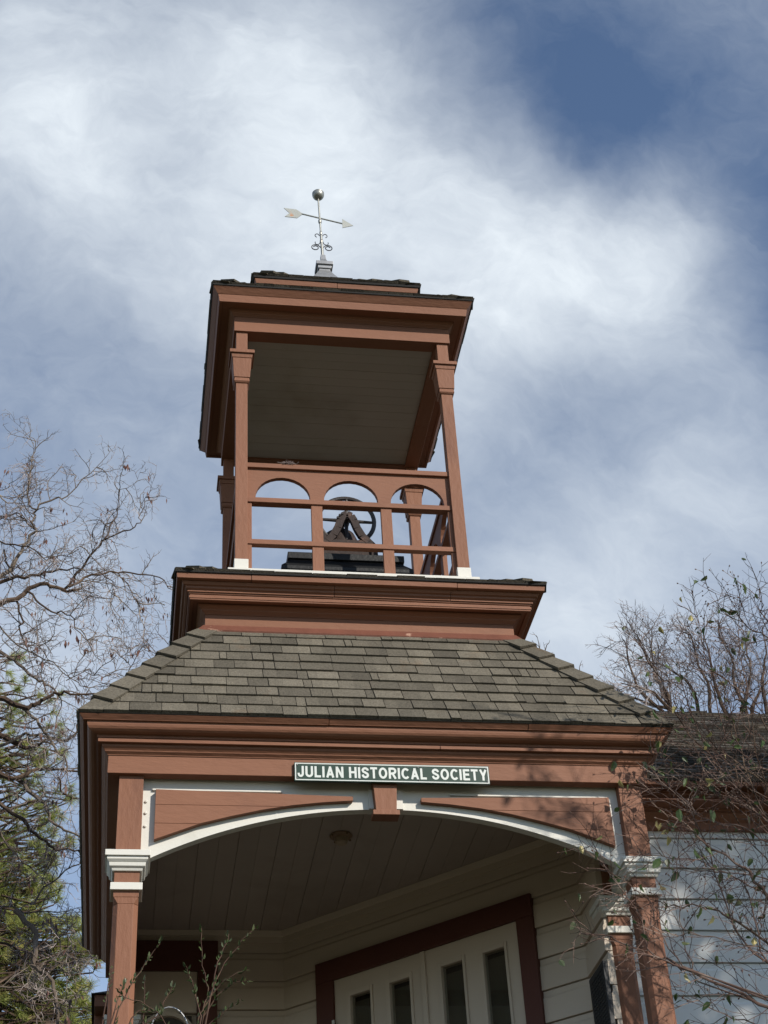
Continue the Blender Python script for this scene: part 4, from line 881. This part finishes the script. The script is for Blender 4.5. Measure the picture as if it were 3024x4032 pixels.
ST = [(z3([(1900, 1850), (1659, 1770), (1400, 1640), (1180, 1540), (1040, 1490), (900, 1440), (790, 1390), (640, 1300), (500, 1290), (430, 1300), (370, 1350)]), .011, -.9),
 (z3([(1850, 1300), (1659, 1060), (1540, 900), (1450, 830), (1250, 690), (1100, 560), (1000, 560)]), .013, -.7), (z3([(1850, 760), (1659, 700), (1500, 600), (1300, 560), (1100, 480), (950, 400), (860, 340)]), .007, -.6),
 (z3([(1850, 1540), (1550, 1270), (1400, 1180), (1300, 1120), (1100, 1110), (950, 1090), (800, 1050)]), .009, -.8), (z3([(1850, 1500), (1600, 1380), (1300, 1300), (1050, 1300), (850, 1320)]), .005, -.9), (z3([(1850, 1000), (1500, 900), (1250, 880), (1000, 830), (760, 740)]), .005, -.5),
 (z3([(1200, 1600), (1120, 1400), (1080, 1200), (1060, 900), (1110, 730)]), .005, -.8), (z3([(1100, 1500), (950, 1300), (900, 1100), (800, 1000), (640, 900), (560, 830)]), .005, -.9), (z3([(1040, 1490), (880, 1380), (840, 1200), (700, 1000), (560, 780), (440, 680)]), .006, -1.),
 (z3([(1600, 1000), (1400, 900), (1200, 800), (960, 790), (800, 740), (700, 700)]), .005, -.6), (z3([(1850, 300), (1600, 200), (1400, 330), (1200, 360), (1000, 200), (880, 60)]), .005, -.4), (z3([(1700, 1500), (1500, 1350), (1350, 1000), (1250, 700), (1130, 450), (960, 300), (850, 200)]), .007, -.6),
 (z3([(1850, 900), (1650, 500), (1500, 200), (1440, -60), (1400, -250), (1300, -500)]), .008, -.5), (z3([(1800, 800), (1620, 560), (1480, 350), (1300, 150), (1180, -100), (1100, -350)]), .007, -.5), (z3([(1760, 1000), (1560, 700), (1400, 480), (1300, 330), (1100, 200), (960, 100)]), .006, -.4),
 (z6([(1700, 1750), (1560, 1500), (1380, 1400), (1250, 1200), (1100, 1050), (960, 840), (850, 720), (790, 680)]), .006, -.3), (z6([(1000, 1720), (860, 1300), (790, 1000), (740, 780)]), .004, -.2), (z6([(900, 1720), (700, 1400), (620, 1200), (520, 1020), (440, 860), (370, 680)]), .006, -.2),
 (z6([(1250, 1750), (1140, 1300), (1060, 1000), (1000, 700), (950, 450), (915, 300)]), .005, -.3), (z6([(1750, 800), (1500, 680), (1380, 600), (1210, 490), (1130, 330), (1040, 220)]), .006, -.3), (z6([(1750, 950), (1650, 620), (1590, 450), (1580, 300), (1553, 200)]), .005, -.3),
 (z6([(1700, 700), (1600, 520), (1480, 380), (1380, 375), (1270, 340)]), .004, -.3), (z6([(1750, 1700), (1500, 1300), (1400, 1000), (1380, 700), (1400, 400)]), .005, -.4), (z6([(1500, 1760), (1440, 1300), (1300, 900), (1220, 650)]), .004, -.3),
 (z6([(1100, 2200), (1000, 1950), (850, 1750), (700, 1650), (620, 1600)]), .005, -.3), (z6([(1750, 2300), (1400, 2000), (1100, 1800), (900, 1600), (780, 1500)]), .006, -.4), (z6([(1660, 2300), (1550, 1900), (1500, 1600), (1480, 1400)]), .006, -.4), (z6([(1400, 2300), (1330, 1900), (1300, 1600), (1200, 1300)]), .006, -.3), (z6([(1250, 2250), (1150, 1900), (1060, 1650), (980, 1480)]), .005, -.3),
 (z3([(1750, 1950), (1500, 1860), (1300, 1790), (1150, 1700), (1080, 1650)]), .005, -.8), (z3([(1750, 600), (1450, 420), (1180, 330), (960, 310), (830, 230)]), .005, -.5), (z3([(1800, 1700), (1620, 1400), (1560, 1100), (1500, 900), (1520, 700)]), .007, -.7)]
m3 = [MB(), MB(), MB(), MB()]; tips = []
PBu = [dict(len=.36, gap=.070, ang=.72, seg=.05, jit=.13, r=.0027, n=3, flat=.9), dict(len=.15, gap=.062, ang=.85, seg=.04, jit=.16, r=.0019, flat=.9)]
for pix, r_, Y in ST:
    r_ *= .8; ps = limb(rg, pix, Y+rg.uniform(-.12, .12), rg.uniform(-.25, .25), .008); m = len(ps)
    root = Vector((3.5+rg.uniform(-.3, .3), -.9+rg.uniform(-.2, .2), .8)); st0 = root.lerp(ps[0], .55)+Vector((.25, 0, .1))
    br_o = MB().tube([root, st0]+ps, [r_*1.6, r_*1.25]+[r_*(1-.75*i/(m-1)) for i in range(m)], 6).build('stem', rg.choice(('barkdark', 'redtwig', 'redtwig')), bs, smooth=True)
    sprout(rg, m3, ps, r_, .002, 0, PBu, tips)
m3[1].build('twigs', 'redtwig', bs, kind='stuff'); m3[2].build('twigs', 'redtwig', bs, kind='stuff')
LM = [leaf_mesh('leaf', .058, .030, 'leaf'), leaf_mesh('leaf', .072, .038, 'leaf'), leaf_mesh('leaf', .045, .02, 'leaf', .5), leaf_mesh('leaf', .055, .03, 'leafy', .4), leaf_mesh('leaf', .05, .028, 'leafs', .1)]
rg.shuffle(tips)
bud = MB()
for p, d, lv in tips[:235]: put_leaf(LM[rg.choice((0, 0, 1, 2, 4, 0, 1, 3))], p, bs, rg, rg.uniform(.7, 1.15))
for p, d, lv in tips[300:900]: bud.tube([p, p+d.normalized()*.008, p+d.normalized()*.014], [.003, .005, .002], 5)
bud.build('buds', 'redtwig', bs, kind='stuff')

# young shrub in front of the porch at the left
sb = thing('young_shrub', 'thin shrub with small olive leaves before the porch opening, bottom left', 'shrub', (-1.3, -.6, .8))
rg = random.Random(9)
def za(l): return [(250+u/1.659, 2900+v/1.659) for u, v in l]
SS = [[(300, 1960), (400, 1700), (470, 1580), (560, 1450), (640, 1320)], [(300, 1900), (380, 1650), (410, 1600)], [(250, 1900), (300, 1620), (330, 1500)], [(520, 1960), (525, 1760), (535, 1570)], [(430, 1930), (600, 1830), (680, 1700), (725, 1620)], [(860, 1960), (890, 1820), (940, 1700), (920, 1550), (905, 1400), (900, 1240)], [(860, 1960), (930, 1760), (980, 1640), (1060, 1470), (1170, 1330), (1270, 1240)],
      [(900, 1830), (860, 1680), (830, 1570), (800, 1500)], [(900, 1850), (1000, 1700), (1120, 1620), (1215, 1590)], [(870, 1960), (950, 1870), (1050, 1800), (1165, 1715)], [(930, 1750), (1010, 1640), (1100, 1560), (1210, 1520)], [(960, 1700), (1010, 1480), (1060, 1360), (1080, 1290)], [(380, 1950), (480, 1800), (560, 1800), (640, 1790)], [(700, 1980), (660, 1870), (560, 1760), (400, 1700), (360, 1640)]]
LS = [leaf_mesh('leaf', .034, .013, 'leafs', .3), leaf_mesh('leaf', .028, .012, 'leaf', .3), leaf_mesh('leaf', .031, .014, 'leafs', .5)]
cnt = 0
for l in SS:
    ps = limb(rg, za(l), -.6+rg.uniform(-.15, .15), rg.uniform(-.15, .15), .004); m = len(ps); root = Vector((-1.3+rg.uniform(-.1, .1), -.6, .8))
    sm = MB().tube([root, root.lerp(ps[0], .7)]+ps, [.007, .006]+[.0042*(1-.7*i/(m-1)) for i in range(m)], 5).build('stem', 'shrubstem', sb, smooth=True)
    for a, b in zip(ps[1:], ps[2:]):
        for _ in range(2):
            if cnt > 240: break
            d = (b-a).normalized(); p = a.lerp(b, rg.random()); o = bpy.data.objects.new('leaf', rg.choice(LS)); COL.objects.link(o); o.parent = sb; o.location = p-W[sb]
            q = side_dir(rg, d, rg.uniform(.5, 1.1)); o.rotation_euler = (-q).to_track_quat('Z', 'Y').to_euler(); s_ = rg.uniform(.7, 1.2); o.scale = (s_, s_, s_); cnt += 1
# garden hoop beside the shrub
tag(MB().tube([Vector(p) for p in limb(rg, za([(540, 1990), (590, 1850), (660, 1775), (740, 1780), (800, 1850), (830, 1960)]), -.35, 0, 0)], .004, 6).build('garden_hoop', 'galv', smooth=True), 'thin grey arched wire hoop low before the porch opening', 'hoop')

# dense evergreen tree further off to the right, outside the picture: its shade falls on the house wall
ev = thing('evergreen_tree', 'tall dense evergreen tree right of the picture shading the house wall', 'tree', (7.7, -5.3, -1.2))
rg = random.Random(2); fo = MB()
MB().tube([(7.7, -5.3, -1.3), (7.7, -5.3, 3), (7.75, -5.3, 9)], [.2, .15, .04], 8).build('trunk', 'bark', ev)
for _ in range(6200):
    while 1:
        q = Vector((rg.uniform(-1, 1), rg.uniform(-1, 1), rg.uniform(-1, 1)))
        if q.length < 1: break
    p = Vector((7.75+q.x*1.35, -5.25+q.y*1.35, 6.9+q.z*2.9)); a = Vector((rg.gauss(0, 1), rg.gauss(0, 1), rg.gauss(0, 1))).normalized()*.085; b = a.orthogonal().normalized()*.055
    fo.add([p-a, p+b, p+a, p-b], [(0, 1, 2, 3)])
fo.build('foliage', 'leaf', ev, kind='stuff')

# slender small tree just outside the right edge: its twigs cast the soft shadows on the right end of the porch front
ot = thing('slender_tree', 'slender bare tree with a few leaves standing right of the picture', 'tree', (4.7, -3.1, -.3))
rg = random.Random(31); m4 = [MB(), MB(), MB(), MB()]; tips = []
MB().tube([(4.7, -3.1, -.4), (4.65, -3.1, 2.5), (4.4, -3.0, 4.2), (4.1, -2.95, 5.0)], [.06, .045, .035, .02], 8).build('trunk', 'bark', ot, smooth=True)
for k in range(9):
    p = Vector((4.45, -3., 3.6+.17*k)); q = Vector((2.95+rg.uniform(-.15, .35), -2.75+rg.gauss(0, .15), 4.35+.2*k)); pts = [p.lerp(q, i/10)+Vector((rg.gauss(0, .02), rg.gauss(0, .02), rg.gauss(0, .02))) for i in range(11)]
    MB().tube(pts, [.013*(1-.65*i/10) for i in range(11)], 6).build('branch', 'bark', ot, smooth=True)
    sprout(rg, m4, pts, .012, .004, 0, [dict(len=.5, gap=.13, ang=.75, seg=.06, jit=.15, r=.0065, n=4, start=.25), dict(len=.22, gap=.10, ang=.8, seg=.05, jit=.2, r=.004)], tips)
for mb in m4[1:]:
    if mb.v: mb.build('twigs', 'twig', ot, kind='stuff')
rg.shuffle(tips)
for p, d, lv in tips[:110]: put_leaf(LM[rg.choice((0, 1, 1))], p, ot, rg, rg.uniform(.9, 1.5))
